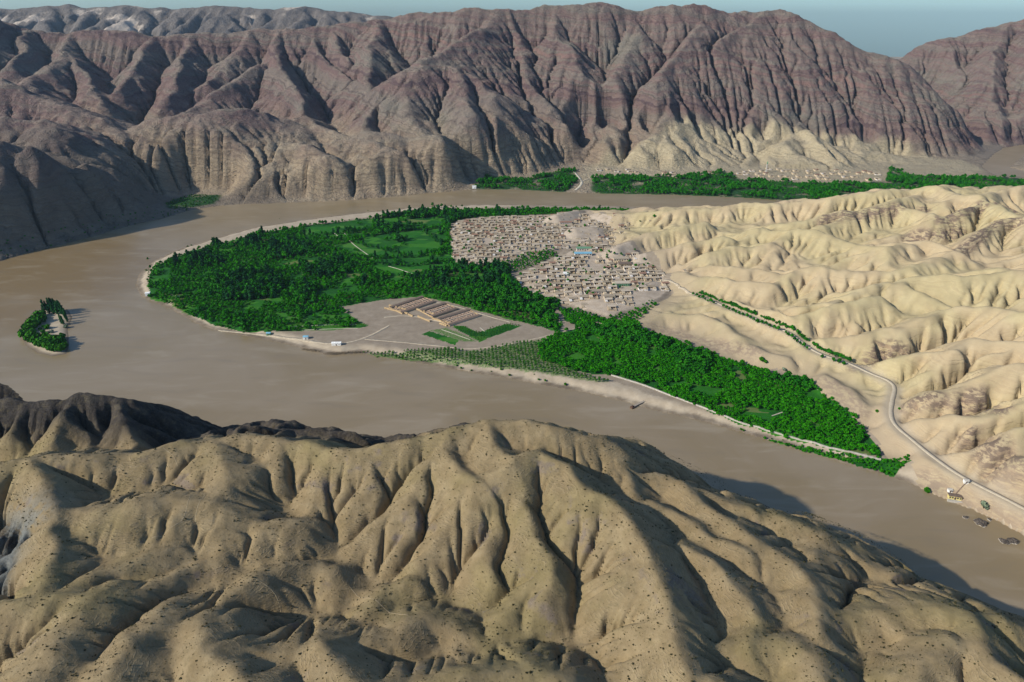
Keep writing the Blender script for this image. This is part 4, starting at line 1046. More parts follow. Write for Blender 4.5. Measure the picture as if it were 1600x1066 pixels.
def jitter_grid(poly, d, j=.42, ang=0.0, row=None):
    P = np.asarray(poly); c, s = math.cos(ang), math.sin(ang); Q = P @ np.array([[c, -s], [s, c]])
    dy = row or d
    X, Y = np.meshgrid(np.arange(Q[:, 0].min(), Q[:, 0].max(), d), np.arange(Q[:, 1].min(), Q[:, 1].max(), dy))
    X = X + NR.uniform(-j, j, X.shape) * d; Y = Y + NR.uniform(-j, j, X.shape) * dy
    XY = np.c_[X.ravel(), Y.ravel()] @ np.array([[c, s], [-s, c]])
    m = inside(P, XY[:, 0] + 3 * perlin(XY[:, 0] / 14, XY[:, 1] / 14, 8), XY[:, 1] + 3 * perlin(XY[:, 0] / 14, XY[:, 1] / 14, 9)); return XY[m]
def with_z(XY): return np.c_[XY, land(XY[:, 0], XY[:, 1])]
def in_any(polys, XY):
    r = np.zeros(len(XY), bool)
    for p in polys: r |= inside(p, XY[:, 0], XY[:, 1])
    return r
def nearest_split(pts, n):
    d = np.hypot(pts[:, 0], pts[:, 1]); px, py = project(pts[:, 0], pts[:, 1], pts[:, 2])
    ok = (px > 4) & (px < 1596) & (py > 0) & (py < 1060); key = np.where(ok, d, 1e9); o = np.argsort(key); return o[:n], o[n:]
def zone(p, marks):
    px, py = project(p[0], p[1], p[2]); return min(marks, key=lambda m: (m[0] - px) ** 2 + 4 * (m[1] - py) ** 2)[2]
def single_trees(name, pts, scl, meshes, labelf, cat, group):
    lo_, hi_ = np.quantile(scl, .3), np.quantile(scl, .7)
    for i, (p, s) in enumerate(zip(pts, scl)):
        label = labelf(p, 0 if s < lo_ else 2 if s > hi_ else 1)
        o = obj(name, meshes[rnd.randrange(len(meshes))], None, tuple(p), rnd.uniform(0, 6.28), (s * rnd.uniform(.9, 1.1), s * rnd.uniform(.9, 1.1), s * rnd.uniform(.88, 1.15)))
        tag(o, label, cat, group)
WOOD_MARKS = [(640, 462, 'behind the left livestock block'), (720, 470, 'behind the right livestock block'), (790, 495, 'right of the sheds by the track'), (840, 470, 'below the lower village'), (540, 500, 'left of the clearing'), (460, 512, 'above the small huts'), (380, 508, 'along the lower left bank'), (290, 480, 'near the white pump hut'), (820, 440, 'beside the gap between the villages')]
ORCH_MARKS = [(1375, 705, 'at its pointed lower end'), (1300, 695, 'along the river wall near the point'), (1200, 670, 'beside the river wall'), (1340, 660, 'under the pale slope near the point'), (1280, 630, 'under the pale slope higher up'), (1220, 640, 'beside the grassy plot'), (1110, 640, 'by the river wall further upstream')]
SAP_MARKS = [(590, 548, 'at their thin left end'), (660, 552, 'below the bare clearing'), (740, 560, 'below the nursery field'), (800, 560, 'in their wide middle'), (850, 570, 'left of the plantation'), (920, 588, 'tapering along the beach'), (800, 535, 'by the grey track')]
SHRUB_MARKS = [(80, 1010, 'at the lower left corner'), (80, 900, 'on the left edge crest'), (250, 960, 'on the left spur'), (400, 1030, 'left of the bottom middle'), (600, 1040, 'at the bottom middle'), (800, 1040, 'in the bottom gully'), (960, 1030, 'on the long central spur'), (1150, 1040, 'on the mound right of the spur'), (1350, 1030, 'on the broad lower right slope'), (1520, 1040, 'at the lower right corner')]
V_UP = [tuple(at_z(a, b, 12.0)) for a, b in UPPER_V]; V_LO = [tuple(at_z(a, b, 12.0)) for a, b in LOWER_V]
DARKP = [F(p) for p in ([(320, 445), (380, 425), (450, 440), (430, 465), (350, 472)], [(370, 380), (470, 378), (500, 395), (420, 408)], [(470, 402), (560, 415), (530, 434), (465, 426)], [(290, 400), (340, 392), (350, 410), (300, 420)], [(580, 337), (700, 328), (745, 338), (700, 352), (600, 353)], [(585, 345), (650, 350), (640, 375), (590, 372)],
                        [(640, 402), (720, 418), (790, 414), (800, 440), (830, 462), (900, 490), (870, 502), (760, 478), (690, 455), (620, 432)])]
# -- the wood on the peninsula
W1 = jitter_grid(WOODS, 5.6); nz_ = fbm(W1[:, 0] / 45, W1[:, 1] / 45, 3, 120); dk = in_any(DARKP, W1); op = in_any(OPENF, W1)
px_, py_ = project(W1[:, 0], W1[:, 1], 5.0)
ca_, sa_ = math.cos(.35), math.sin(.35); U_ = W1[:, 0] * ca_ + W1[:, 1] * sa_ + 6 * perlin(W1[:, 0] / 60, W1[:, 1] / 60, 121); V_ = -W1[:, 0] * sa_ + W1[:, 1] * ca_ + 6 * perlin(W1[:, 0] / 60, W1[:, 1] / 60, 122)
def parcel(U, V): return _hash(np.floor(U / 52).astype(np.int64), np.floor(V / 34 + .5 * (np.floor(U / 52) % 2)).astype(np.int64), 77) / 4294967296.0
pc = parcel(U_, V_)
nz_ = nz_ + np.where(pc < .16, -.55, np.where(pc < .66, -.12, .16)) * (~dk)
keepm = ~(op & (nz_ < .26)) & ~inside(V_UP, W1[:, 0], W1[:, 1]) & ~inside(V_LO, W1[:, 0], W1[:, 1]) & ((nz_ > -.42) | (NR.uniform(size=len(nz_)) < .12))
W1, nz_, dk = W1[keepm], nz_[keepm], dk[keepm]
wood = with_z(W1[dk | (nz_ > .40)]); br = with_z(W1[~(dk | (nz_ > .40))])
ws = NR.uniform(.55, 1.3, len(wood)); bs = NR.uniform(.4, 1.1, len(br))
a, b = nearest_split(wood, 300)
single_trees('broadleaf_tree', wood[a], ws[a], TM['wood'], lambda p, k: '%s dark tree at the wood edge, %s' % (('small', 'middle sized', 'tall')[k], zone(p, WOOD_MARKS)), 'tree', 'dark trees along the near side of the peninsula wood')
mass('woodland', wood[b], TM['wood'] + TM['poplar'][:1], ws[b], 'dark broadleaf wood spreading over the peninsula in the river bend', 21)
mass('grove', br, TM['bright'], bs, 'bright green low groves filling the peninsula between darker trees', 22)
hedge = np.concatenate([resample(np.array(F(L)), 4.5) for L in ([(478, 367), (520, 366), (560, 363), (610, 357), (660, 351)], [(515, 373), (560, 380), (600, 391), (640, 401)], [(556, 400), (600, 404), (650, 402), (700, 389)], [(600, 360), (612, 368), (630, 376)], [(585, 410), (640, 416), (690, 410)], [(660, 356), (672, 370), (690, 383)], [(620, 341), (640, 350)], [(700, 424), (730, 436), (758, 442)])])
hedge = with_z(hedge + NR.normal(0, 1.6, hedge.shape)); mass('field_trees', hedge, TM['wood'] + TM['poplar'][:1], NR.uniform(.35, .9, len(hedge)), 'tree lines dividing the open green fields on the peninsula', 32)
# -- orchard below the lower village
ang = math.atan2(LOWER[12][1] - LOWER[5][1], LOWER[12][0] - LOWER[5][0])
O1 = jitter_grid(LOWER, 4.3, .2, ang, 5.2); opo = in_any(OPENF, O1); O1 = O1[~opo & (perlin(O1[:, 0] / 22, O1[:, 1] / 22, 130) > -.5)]
clump = in_any([F([(1050, 545), (1112, 556), (1102, 586), (1060, 582)]), F([(1200, 577), (1285, 602), (1272, 614), (1210, 594)]), F([(905, 512), (1000, 518), (1050, 535), (1040, 548), (940, 525)])], O1)
orc = with_z(O1[~clump]); osz = NR.uniform(.75, 1.2, len(orc)); a, b = nearest_split(orc, 300)
single_trees('orchard_tree', orc[a], osz[a], TM['orchard'], lambda p, k: '%s round bright green orchard tree in the plantation, %s' % (('small', 'middling', 'large')[k], zone(p, ORCH_MARKS)), 'tree', 'orchard trees at the pointed end of the plantation')
mass('orchard', orc[b], TM['orchard'], osz[b], 'bright green orchard rows between the river wall and the pale hills', 23)
cl_t = with_z(O1[clump]); mass('thicket', cl_t, TM['wood'], NR.uniform(.75, 1.15, len(cl_t)), 'dark taller tree clumps standing in the bright orchard', 24)
tipp = with_z(jitter_grid(TIPG, 3.4)); mass('bank_shrubs', tipp, TM['orchard'], NR.uniform(.4, .75, len(tipp)), 'low green shrubs outside the pale river wall', 25)
# -- saplings in rows on the river flat
sang = math.atan2(STRIP[2][1] - STRIP[0][1], STRIP[2][0] - STRIP[0][0])
S1 = jitter_grid(STRIP, 4.4, .12, sang, 5.4); sp_ = with_z(S1); ss = NR.uniform(.95, 1.7, len(sp_)); a, b = nearest_split(sp_, 300)
single_trees('sapling', sp_[a], ss[a], TM['sap'], lambda p, k: '%s young tree in the planted rows on the river flat, %s' % (('tiny', 'slender', 'fuller')[k], zone(p, SAP_MARKS)), 'young tree', 'saplings planted in rows on the river flat')
if len(b): mass('young_plantation', sp_[b], TM['sap'], ss[b], 'planted rows of young trees further along the river flat', 26)
P2 = with_z(np.concatenate([jitter_grid(F([(340, 507), (440, 513), (520, 512), (575, 508), (560, 501), (480, 498), (420, 498)]), 4.2, .15, .0, 7.0), jitter_grid(FIELD3, 3.6, .15), jitter_grid(FIELD4, 3.6, .2)]))
mass('nursery_rows', P2, TM['sap'], NR.uniform(.6, 1.0, len(P2)), 'low green nursery rows beside the bare clearing', 27)
# -- far bank
fg = np.concatenate([jitter_grid(np.asarray(P), 6.5) for P in FARG[:2]]); fg = fg[(perlin(fg[:, 0] / 40, fg[:, 1] / 40, 140) > -.25)]; fgz = with_z(fg); fgz = fgz[(fgz[:, 2] > .8) & (fgz[:, 2] < 22)]
dsel = perlin(fgz[:, 0] / 60, fgz[:, 1] / 60, 141) > -.05
mass('far_woods', fgz[dsel], TM['wood'], NR.uniform(.6, 1.15, dsel.sum()), 'dark green belt of trees along the far river bank', 28)
mass('far_fields', fgz[~dsel], TM['bright'], NR.uniform(.35, .75, (~dsel).sum()), 'green fields and low trees in the belt along the far bank', 29)
lb = with_z(np.concatenate([jitter_grid(np.asarray(FARG[2]), 8), jitter_grid(np.asarray(drape([(0, 392), (110, 368), (220, 340), (300, 318), (300, 326), (215, 350), (150, 368), (0, 406)], 3)), 11)])); lb = lb[(lb[:, 2] > .7) & (lb[:, 2] < 25)]
mass('bank_scrub', lb, TM['willow'], NR.uniform(.25, .6, len(lb)), 'sparse scrub at the foot of the dark slope by the river', 30)
bs2 = []
for L, d, w in (([(232, 410), (260, 398), (290, 384), (330, 372)], 4, 3), ([(225, 405), (232, 425), (233, 445)], 7, 2), ([(345, 518), (420, 530), (470, 540)], 9, 3), ([(700, 570), (800, 585), (900, 605)], 9, 4), ([(1130, 664), (1200, 684), (1290, 708), (1380, 738)], 5, 3), ([(235, 452), (236, 430), (246, 412)], 6, 2)):
    Pl = resample(np.array(F(L, 2)), d); bs2.append(Pl + NR.normal(0, w, Pl.shape))
bs2 = with_z(np.concatenate(bs2)); bs2 = bs2[bs2[:, 2] > .5]
mass('shore_scrub', bs2, TM['willow'], NR.uniform(.2, .55, len(bs2)), 'small green bushes along the sandy shore of the peninsula', 31)
# single trees on the shore
for px, py, s, lab in ((231, 407, .5, 'lone thin tree at the leftmost point of the sandy shore'), (235, 420, .6, 'dark round tree between the sandy point and the wood'), (437, 344, .3, 'tiny dark tree on the pale sand of the far shore'), (575, 331, .35, 'small dark tree on the pale north beach')):
    tag(obj('shore_tree', TM['wood'][0], None, place(px, py), 1.0, (s, s, s * 1.3)), lab, 'tree')
pt = [(676, 320), (683, 322), (690, 321), (697, 323), (705, 322), (713, 322), (722, 321)]
for i, (px, py) in enumerate(pt):
    s = (1.0, .7, .8, .6, .7, .5, .6)[i]; tag(obj('sandbar_tree', TM['wood'][i % 4], None, place(px, py + 3), i, (s, s, s * 1.1)), 'dark tree in the small clump on the sandbar north of the wood', 'tree', 'trees on the sandbar')
# -- trees along the road
k0, k1 = 1, int(len(ROAD) * .46); T = np.gradient(ROAD[:, :2], axis=0); T /= np.hypot(T[:, 0], T[:, 1])[:, None]; Nn = np.c_[-T[:, 1], T[:, 0]]
for side, off in ((1, 6.0), (-1, 6.2)):
    for i in range(k0, k1, 1 if side > 0 else 2):
        q_ = (i - k0) / (k1 - k0); zn = ('where it leaves the village', 'just past the village end', 'at the first straight stretch', 'at the middle of the row', 'past the middle of the row', 'before the bare bend', 'last before the bare bend')[min(6, int(q_ * 7))]
        if rnd.random() < .12: continue
        xy = ROAD[i, :2] + Nn[i] * side * (off + rnd.uniform(-.8, .8)); s = rnd.uniform(.42, .72)
        tag(obj('roadside_tree', TM['wood'][rnd.randrange(4)], None, (xy[0], xy[1], float(land(*xy))), rnd.uniform(0, 6), (s, s, s)), '%s dark tree in the %s row by the road, %s' % (('low', 'taller')[s > .57], ('uphill', 'downhill')[side < 0], zn), 'tree', 'trees lining the road')
for px, py, s, k, lab in ((1083, 548, 1.0, 'silver', 'silvery bush at the upper edge of the plantation'), (1190, 560, 1.1, 'willow', 'bright green bush in the hollow above the plantation'), (1196, 563, .8, 'willow', 'smaller green bush beside the one in the hollow'), (1225, 575, .9, 'silver', 'grey green bush below the slope edge at the plantation'), (1250, 588, .8, 'silver', 'second grey green bush along the slope foot'),
                          (1405, 636, .5, 'willow', 'green shrub just right of the winding road'), (1370, 640, .6, 'willow', 'green shrub on the slope left of the road'), (1448, 765, 1.0, 'willow', 'green bush on the bank left of the yellow pump house'), (1537, 790, 1.2, 'silver', 'pale green tree on the bank right of the yellow pump house')):
    tag(obj('slope_bush', TM[k][0], None, place(px, py + 4), 2.0, (s, s, s * (1.4 if px == 1537 else 1))), lab, 'bush')

goat_m = flat_mat('goat_track', (.31, .245, .155), .95, .25, .4)
for a in ([(297, 776), (291, 798), (286, 814), (262, 830), (235, 842)], [(320, 774), (308, 796), (304, 815), (310, 838)], [(545, 915), (575, 935), (605, 955), (640, 962)], [(400, 905), (430, 925), (440, 960)], [(255, 700), (272, 712), (278, 730)]):
    track(a, .4, goat_m, d=1.2, lift=.05)
# ------------------------------------------------------------------ desert shrubs on the near hills
n = 60000
X = NR.uniform(GN.x0 + 20, 420, n); Y = NR.uniform(90, 440, n); h_ = land(X, Y); dn = fbm(X / 40, Y / 40, 3, 150) + .5 * perlin(X / 9, Y / 9, 151)
gx = (GN.sample(GN.h, X + 2, Y) - GN.sample(GN.h, X - 2, Y)) / 4; rk_ = GN.sample(GN.rock, X, Y)
px_, py_ = project(X, Y, h_)
ok = (h_ > 40) & (NR.uniform(size=n) < np.clip(.36 + .9 * dn + 1.2 * (GN.sample(GN.flow, X, Y) > .62) - .25 * np.clip(-gx, -1, 1), .04, .9)) & (rk_ < .4) & (np.abs(px_ - 800) < 950) & (py_ > 600) & (py_ < 1180)
D = np.c_[X, Y, h_][ok]; dsz = np.clip(np.exp(NR.normal(-.22, .42, len(D))), .25, 1.7)
a, b = nearest_split(D, 300)
single_trees('desert_shrub', D[a], dsz[a], TM['desert'], lambda p, k: '%s dark desert shrub on the bare near slopes, %s' % (('tiny', 'small', 'bushy')[k], zone(p, SHRUB_MARKS)), 'shrub', 'dark shrubs dotted over the nearest slopes')
ng_ = 110000
gxy = np.c_[NR.uniform(GN.x0 + 20, 420, ng_), NR.uniform(90, 440, ng_)]; gh = land(gxy[:, 0], gxy[:, 1]); gd = fbm(gxy[:, 0] / 14, gxy[:, 1] / 14, 3, 155); gpx, gpy = project(gxy[:, 0], gxy[:, 1], gh)
gok = (gh > 40) & (NR.uniform(size=ng_) < np.clip(.45 + 1.1 * gd, .03, .95)) & (GN.sample(GN.rock, gxy[:, 0], gxy[:, 1]) < .4) & (np.abs(gpx - 800) < 880) & (gpy > 640) & (gpy < 1130)
LM['dry'] = leaf_mat('dry_grass_blades', (.11, .095, .045), (.27, .225, .115))
mass('dry_grass', np.c_[gxy, gh][gok], [tree_mesh('grass_tuft', 650 + k, .20, .42 + .06 * k, 'dry', 'bush', 18) for k in range(3)], NR.uniform(.6, 1.5, gok.sum()), 'thin dry grass tufts over the near hills', 42)
mass('desert_scrub', D[b], TM['desert'], dsz[b], 'dark shrub tufts dotted over the dry near hills', 41)
print('shrubs', len(D), 'wood', len(wood), len(br), 'orchard', len(orc), len(sp_), 'far', len(fgz))

# ------------------------------------------------------------------ island
def island():
    g = Grid(-720, -480, 660, 900, 2.0)
    ins = inside(ISLW, g.X, g.Y); d = polydist(ISLW, g.X, g.Y, True)
    h = np.where(ins, .25 + 1.3 * smooth(0, 9, d), .25 - 1.2 * smooth(0, 5, d)) + .12 * fbm(g.X / 9, g.Y / 9, 3, 160)
    k = (h > -.5)
    z = np.zeros_like(h)
    grid_mesh('island_ground', g, h, MP, dict(green=z, thin=z, yard=z, sand=smooth(.5, 1.0, h), wet=smooth(.5, .2, h)), keep=k)
    return g, h
IG, IH = island()
def on_island(px, py):
    x, y = at_z(px, py, 1.4); return float(x), float(y), float(max(.2, IG.sample(IH, x, y)))
trunk_m = bark
def poplar(px, py, s, lab):
    e = empty('poplar_tree', on_island(px, py), rnd.uniform(0, 6)); e.scale = (s, s, s * rnd.uniform(.95, 1.1)); tag(e, lab, 'poplar', 'poplars at the head of the island')
    src = TM['poplar'][rnd.randrange(3)]
    obj('crown', POP_CROWN[rnd.randrange(3)], e); obj('trunk', POP_TRUNK, e)
POP_CROWN = []
for k in range(3):
    rg = np.random.default_rng(700 + k); mb = MB()
    for j in range(11):
        z = 14 * (.10 + .08 * j); r = 2.0 * math.sin(math.pi * min(.95, .2 + .078 * j)) ** .7
        crown_quads(mb, (rg.normal() * .3, rg.normal() * .3, z), (r, r, 1.5), 30, .55, rg, 0)
    crown_quads(mb, (0, 0, 13.6), (.4, .4, 1.2), 14, .4, rg, 0); POP_CROWN.append(mb.mesh('crown', LM['poplar']))
POP_TRUNK = MB().tube((0, 0, -.6), (0, 0, 12.5), .28, .06, 7).mesh('trunk', bark)
pops = [(70, 489, .95), (74, 488, .8), (79, 487, 1.0), (82, 488, 1.15), (85, 487, .95), (88, 488, 1.05), (91, 488, .9), (94, 489, 1.0), (97, 491, .95), (100, 494, .85), (77, 490, .7), (84, 491, .85), (90, 491, .8), (103, 498, .8), (105, 502, .65)]
for px, py, s in pops: poplar(px, py, s * 1.35, 'tall narrow poplar in the dense clump at the upper end of the river island')
poplar(96, 506, 1.05, 'short poplar standing apart on the open right side of the island')
poplar(99, 507, .85, 'smallest poplar standing apart on the island beside the open sand')
ring = [(38, 520), (42, 514), (47, 508), (52, 503), (57, 499), (62, 496), (67, 493), (45, 516), (50, 511), (56, 506), (62, 502), (67, 499), (41, 525), (36, 526), (42, 531), (48, 534), (54, 537), (60, 540), (66, 542), (72, 544), (78, 547), (84, 549), (90, 549), (96, 547), (101, 543), (99, 538), (93, 538), (86, 541), (80, 540), (73, 537), (66, 536), (58, 533), (51, 529)]
ring += [(px * .80 + 72 * .20 + rnd.uniform(-2, 2), py * .84 + 519 * .16 + rnd.uniform(-1, 2)) for px, py in ring[:12] + ring[17:31]] + [(95, 532), (88, 534), (80, 534), (72, 531), (98, 528)]
for i, (px, py) in enumerate(ring):
    s = rnd.uniform(1.3, 2.0); tag(obj('willow_bush', TM['willow'][i % 3], None, on_island(px, py), rnd.uniform(0, 6), (s, s, s * rnd.uniform(.9, 1.3))), 'rounded bright green bush in the curved belt along the outer edge of the island', 'bush', 'green bushes ringing the island')
for i, (px, py) in enumerate([(63, 516), (69, 513), (74, 514), (68, 521), (75, 521), (80, 520), (103, 511)]):
    s = rnd.uniform(.8, 1.2); tag(obj('sand_bush', TM['silver'][i % 2] if i > 3 else TM['willow'][i % 3], None, on_island(px, py), i, (s, s, s)), 'small rounded bush on the bare sand in the middle of the island', 'bush', 'bushes on the open sand of the island')
# ------------------------------------------------------------------ houses
def wall_mat(name, a, b, c):
    t = NT(name); oi = t.n.new('ShaderNodeObjectInfo'); n = t.noise(.9, 4, .6)
    col = t.ramp(t.math('ADD', t.math('MULTIPLY', oi.outputs['Random'], .75), t.math('MULTIPLY', n, .3)), [(.15, a), (.5, b), (.9, c)]); return t.out(col, rough=.92)
MW = wall_mat('mud_wall', (.34, .26, .17), (.47, .37, .255), (.64, .55, .42)); MR = wall_mat('mud_roof', (.28, .23, .17), (.37, .305, .23), (.50, .425, .34))
MC = wall_mat('yard_mud', (.38, .30, .20), (.49, .395, .275), (.62, .53, .40)); MWH = wall_mat('whitewash', (.50, .45, .40), (.62, .57, .52), (.74, .70, .66))
MG = flat_mat('window_glass', (.035, .04, .045), .25, .2, spec=.4); MD = flat_mat('door_wood', (.10, .06, .045)); MT = flat_mat('red_tile', (.28, .165, .12)); MB_ = flat_mat('blue_metal', (.20, .42, .55), .45)
MGR = flat_mat('green_paint', (.14, .28, .17)); MY = flat_mat('yellow_paint', (.66, .56, .24)); MS = flat_mat('straw', (.43, .31, .175)); MDK = flat_mat('shed_roof', (.17, .125, .10)); MCON = flat_mat('concrete', (.42, .39, .35)); MWT = flat_mat('white_paint', (.78, .78, .76))
def house_kit(seed):
    r = random.Random(seed); w = r.uniform(11, 14); dp = r.uniform(5, 6.2); h = r.uniform(3.2, 3.9); yd = r.uniform(13, 17); wing = r.choice((-1, 1)); ww = r.uniform(3.6, 4.6); wl_ = r.uniform(5.5, 8.5); back = yd / 2 - dp / 2
    K = {'w': w, 'yd': yd}
    m = MB(); m.box(0, back + dp / 2 - .2, -1.5, w, .4, h + 1.5); m.box(0, back - dp / 2 + 1.3, -1.5, w, .35, h + 1.5)      # back wall and recessed front wall
    for sx in (-1, 1): m.box(sx * (w / 2 - .2), back, -1.5, .4, dp - .42, h + 1.52)
    for k in range(4): m.box(-w / 2 + .9 + k * (w - 1.8) / 3, back - dp / 2 + .2, -1.5, .3, .3, h + 1.45)                     # porch posts
    m.box(0, back - dp / 2 + .7, -1.5, w - .9, 1.5, 1.72)
    K['house'] = m.mesh('courtyard_house', MW)
    K['roof'] = MB().box(0, back - .15, h + .04, w + .6, dp + .9, .34, 0, 0, .05).box(0, back + dp / 2 + .05, h + .52, w + .5, .35, .35).mesh('roof', MR if seed != 3 else MT)
    K['wing'] = MB().box(wing * (w / 2 - ww / 2 + .3), back - dp / 2 - wl_ / 2 - .3, -1.5, ww, wl_, h + .9).box(wing * (w / 2 - ww / 2 + .3), back - dp / 2 - wl_ / 2 - .3, h - .58, ww + .5, wl_ + .4, .25).mesh('side_wing', MC if r.random() < .6 else MWH)
    m = MB(); f = -yd / 2; g = r.uniform(-.25, .25) * w; hw = r.uniform(1.9, 2.5)
    l1 = g - 1.3 + w / 2; l2 = w / 2 - g - 1.3
    m.box(-w / 2 + l1 / 2, f, -1.5, l1, .4, hw + 1.5); m.box(w / 2 - l2 / 2, f, -1.5, l2, .4, hw + 1.5)
    y0 = f + .22; y1 = back - dp / 2 - .05
    for sx in (-1, 1): m.box(sx * (w / 2 + (.75 if sx == wing else -.2)), (y0 + y1) / 2, -1.5, .4, y1 - y0, hw + 1.48)
    for sx in (-1, 1): m.box(g + sx * 1.1, f + .05, -1.5, .5, .7, hw + 2.1)
    m.box(g, f + .05, hw + .62, 3.0, .8, .3)
    K['yard'] = m.mesh('courtyard_wall', MC if r.random() < .75 else MWH)
    K['win'] = MB().box(0, 0, 0, w * .24, .12, 1.6).box(0, -.07, .7, w * .24, .06, .08).mesh('window', MG); K['door'] = MB().box(0, 0, 0, 1.3, .14, 2.3).box(.45, -.1, 1.1, .1, .06, .2).mesh('door', MD)
    K['desc'] = ('red tiled' if K['roof'].materials[0] == MT else 'mud roofed', 'white' if K['wing'].materials[0] == MWH else 'brown', 'left' if wing < 0 else 'right', 'whitewashed yard wall' if K['yard'].materials[0] == MWH else 'mud yard wall')
    K['wx'] = (-w * .27, w * .27); K['fy'] = back - dp / 2 + 1.05; return K
KITS = [house_kit(s) for s in range(9)]
def put_house(x, y, z, rz, k, full, label, group, sc=None):
    sc = sc or rnd.uniform(.78, .94)
    K = KITS[k]
    if callable(label): label = label(K['desc'], x, y)
    o = obj('courtyard_house', K['house'], None, (x, y, z), rz, (sc, sc, sc)); tag(o, label, 'house', group)
    obj('roof', K['roof'], o); obj('side_wing', K['wing'], o); obj('courtyard_wall', K['yard'], o)
    if full:
        for wx_ in K['wx']: obj('window', K['win'], o, (wx_, K['fy'], .9))
        obj('door', K['door'], o, (0, K['fy'], .2))
    return o
def village(poly, dx, dy, ang, jx, jy, hole=()):
    P = np.asarray(poly); out = []; y = P[:, 1].min()
    while y < P[:, 1].max():
        x = P[:, 0].min() + rnd.uniform(0, dx); y0 = y
        while x < P[:, 0].max():
            yy = y0 + ang * (x - P[:, 0].mean()) + 7 * float(perlin(np.array([x / 70]), np.array([y0 / 50]), 190)[0]) + rnd.uniform(-jy, jy)
            out.append((x, yy)); x += dx * rnd.uniform(.92, 1.12) + (rnd.random() < .12) * 5
        y += dy * rnd.uniform(.88, 1.12)
    XY = np.array(out); XY = XY[inside(P, XY[:, 0] + 5 * perlin(XY[:, 0] / 20, XY[:, 1] / 20, 191), XY[:, 1])]; out = []
    for x, y in XY:
        px, py = project(x, y, 12)
        if any(inside(h, np.array([px]), np.array([py]))[0] for h in hole): continue
        out.append((float(x), float(y)))
    return out
SPECIAL = [(925, 400, 22, 14), (906, 393, 20, 18), (972, 446, 18, 18), (884, 431, 12, 14), (930, 417, 34, 16)]
hole_px = [[(px - rx / 2, py - ry / 2), (px + rx / 2, py - ry / 2), (px + rx / 2, py + ry / 2), (px - rx / 2, py + ry / 2)] for px, py, rx, ry in SPECIAL] + [[(800, 415), (830, 400), (855, 398), (850, 412), (815, 425)], [(925, 465), (945, 470), (960, 490), (910, 480)], [(985, 455), (1040, 455), (1040, 480), (985, 485)], [(1025, 405), (1060, 430), (1060, 445), (1035, 432)]]
lo = village(V_LO, 13.9, 16.8, .06, 1.4, 2.4, hole_px); up = village(V_UP, 13.6, 16.6, .05, 1.2, 1.8, hole_px)
lo.sort(key=lambda p: p[1]); up.sort(key=lambda p: p[1])
lo = [p for p in lo if rnd.random() > .08]; up = [p for p in up if rnd.random() > .04]
print('houses', len(lo), len(up))
HN = 0
LOW_MARKS = [(830, 425, 'by the ravine'), (815, 445, 'beside the wood'), (870, 470, 'near edge above the fields'), (900, 440, 'near the small white building'), (905, 395, 'near the blue roofed building'), (975, 400, 'below the pale mounds'), (965, 446, 'near the green fronted building'), (1030, 440, 'by the road out'), (940, 470, 'at the bare near slope'), (940, 425, 'in the middle')]
UP_MARKS = [(720, 360, 'left edge by the wood'), (720, 400, 'at the near left corner'), (790, 400, 'along the village lane'), (850, 385, 'at the near right end'), (800, 345, 'in the back rows'), (790, 372, 'in the middle'), (880, 360, 'right of the middle'), (950, 350, 'under the sandy mounds'), (870, 340, 'right side of the back rows')]
def hl(which, marks): return lambda d, x, y: '%s house, %s %s wing, %s, %s village %s' % (d[0], d[1], d[2], d[3].replace(' yard', ''), which, zone((x, y, 12), marks))
def hz(x, y): return min(float(land(x + a, y + b)) for a in (-6, 6) for b in (-7, 7)) + .2
rest = []
for x, y in lo:
    if HN < 288: put_house(x, y, hz(x, y), .06 + rnd.uniform(-.08, .08), rnd.randrange(9), HN < 150, hl('lower', LOW_MARKS), 'houses of the lower village'); HN += 1
for x, y in up:
    if HN < 288: put_house(x, y, hz(x, y), .04 + rnd.uniform(-.05, .05), rnd.randrange(9), False, hl('upper', UP_MARKS), 'houses of the upper village'); HN += 1
    else: rest.append((x, y))
def join_houses(name, spots, label, sc=.87):
    V = []; Fc = []; MI = []; mats = [MW, MR, MT, MC, MWH]
    for x, y in spots:
        K = KITS[rnd.randrange(9)]; a = rnd.uniform(-.06, .1); c, s = math.cos(a) * sc, math.sin(a) * sc; z = hz(x, y)
        for key in ('house', 'roof', 'wing', 'yard'):
            me = K[key]; b = len(V); mi = mats.index(me.materials[0])
            V += [(x + v.co.x * c - v.co.y * s, y + v.co.x * s + v.co.y * c, z + v.co.z * sc) for v in me.vertices]
            Fc += [tuple(b + i for i in p.vertices) for p in me.polygons]; MI += [mi] * len(me.polygons)
    me = bpy.data.meshes.new(name); me.from_pydata(V, [], Fc)
    for m in mats: me.materials.append(m)
    me.polygons.foreach_set('material_index', MI); me.update(); return tag(obj(name, me), label, kind='stuff')
if rest: join_houses('village_houses', rest, 'remaining packed courtyard houses at the back of the upper village')
# far bank hamlets
farh = []
for poly, d1, d2 in (([(932, 266), (985, 262), (1000, 270), (935, 273)], 22, 20), ([(1035, 270), (1065, 268), (1110, 270), (1105, 277), (1040, 278)], 20, 18), ([(1150, 268), (1215, 262), (1290, 264), (1385, 270), (1392, 281), (1330, 285), (1250, 282), (1160, 278)], 20, 21)):
    P = [place(a, b)[:2] for a, b in poly]; farh += [(x + rnd.uniform(-4, 4), y + rnd.uniform(-4, 4)) for x, y in jitter_grid(P, d1 * 1.15, .25, .0, d2 * 1.25) if rnd.random() < .62]
print('far houses', len(farh))
for x, y in farh[:12]: pass
farh.sort(key=lambda p: p[1])
join_houses('far_houses', farh, 'tiny pale houses of the village along the far bank beneath the mountains', .95)
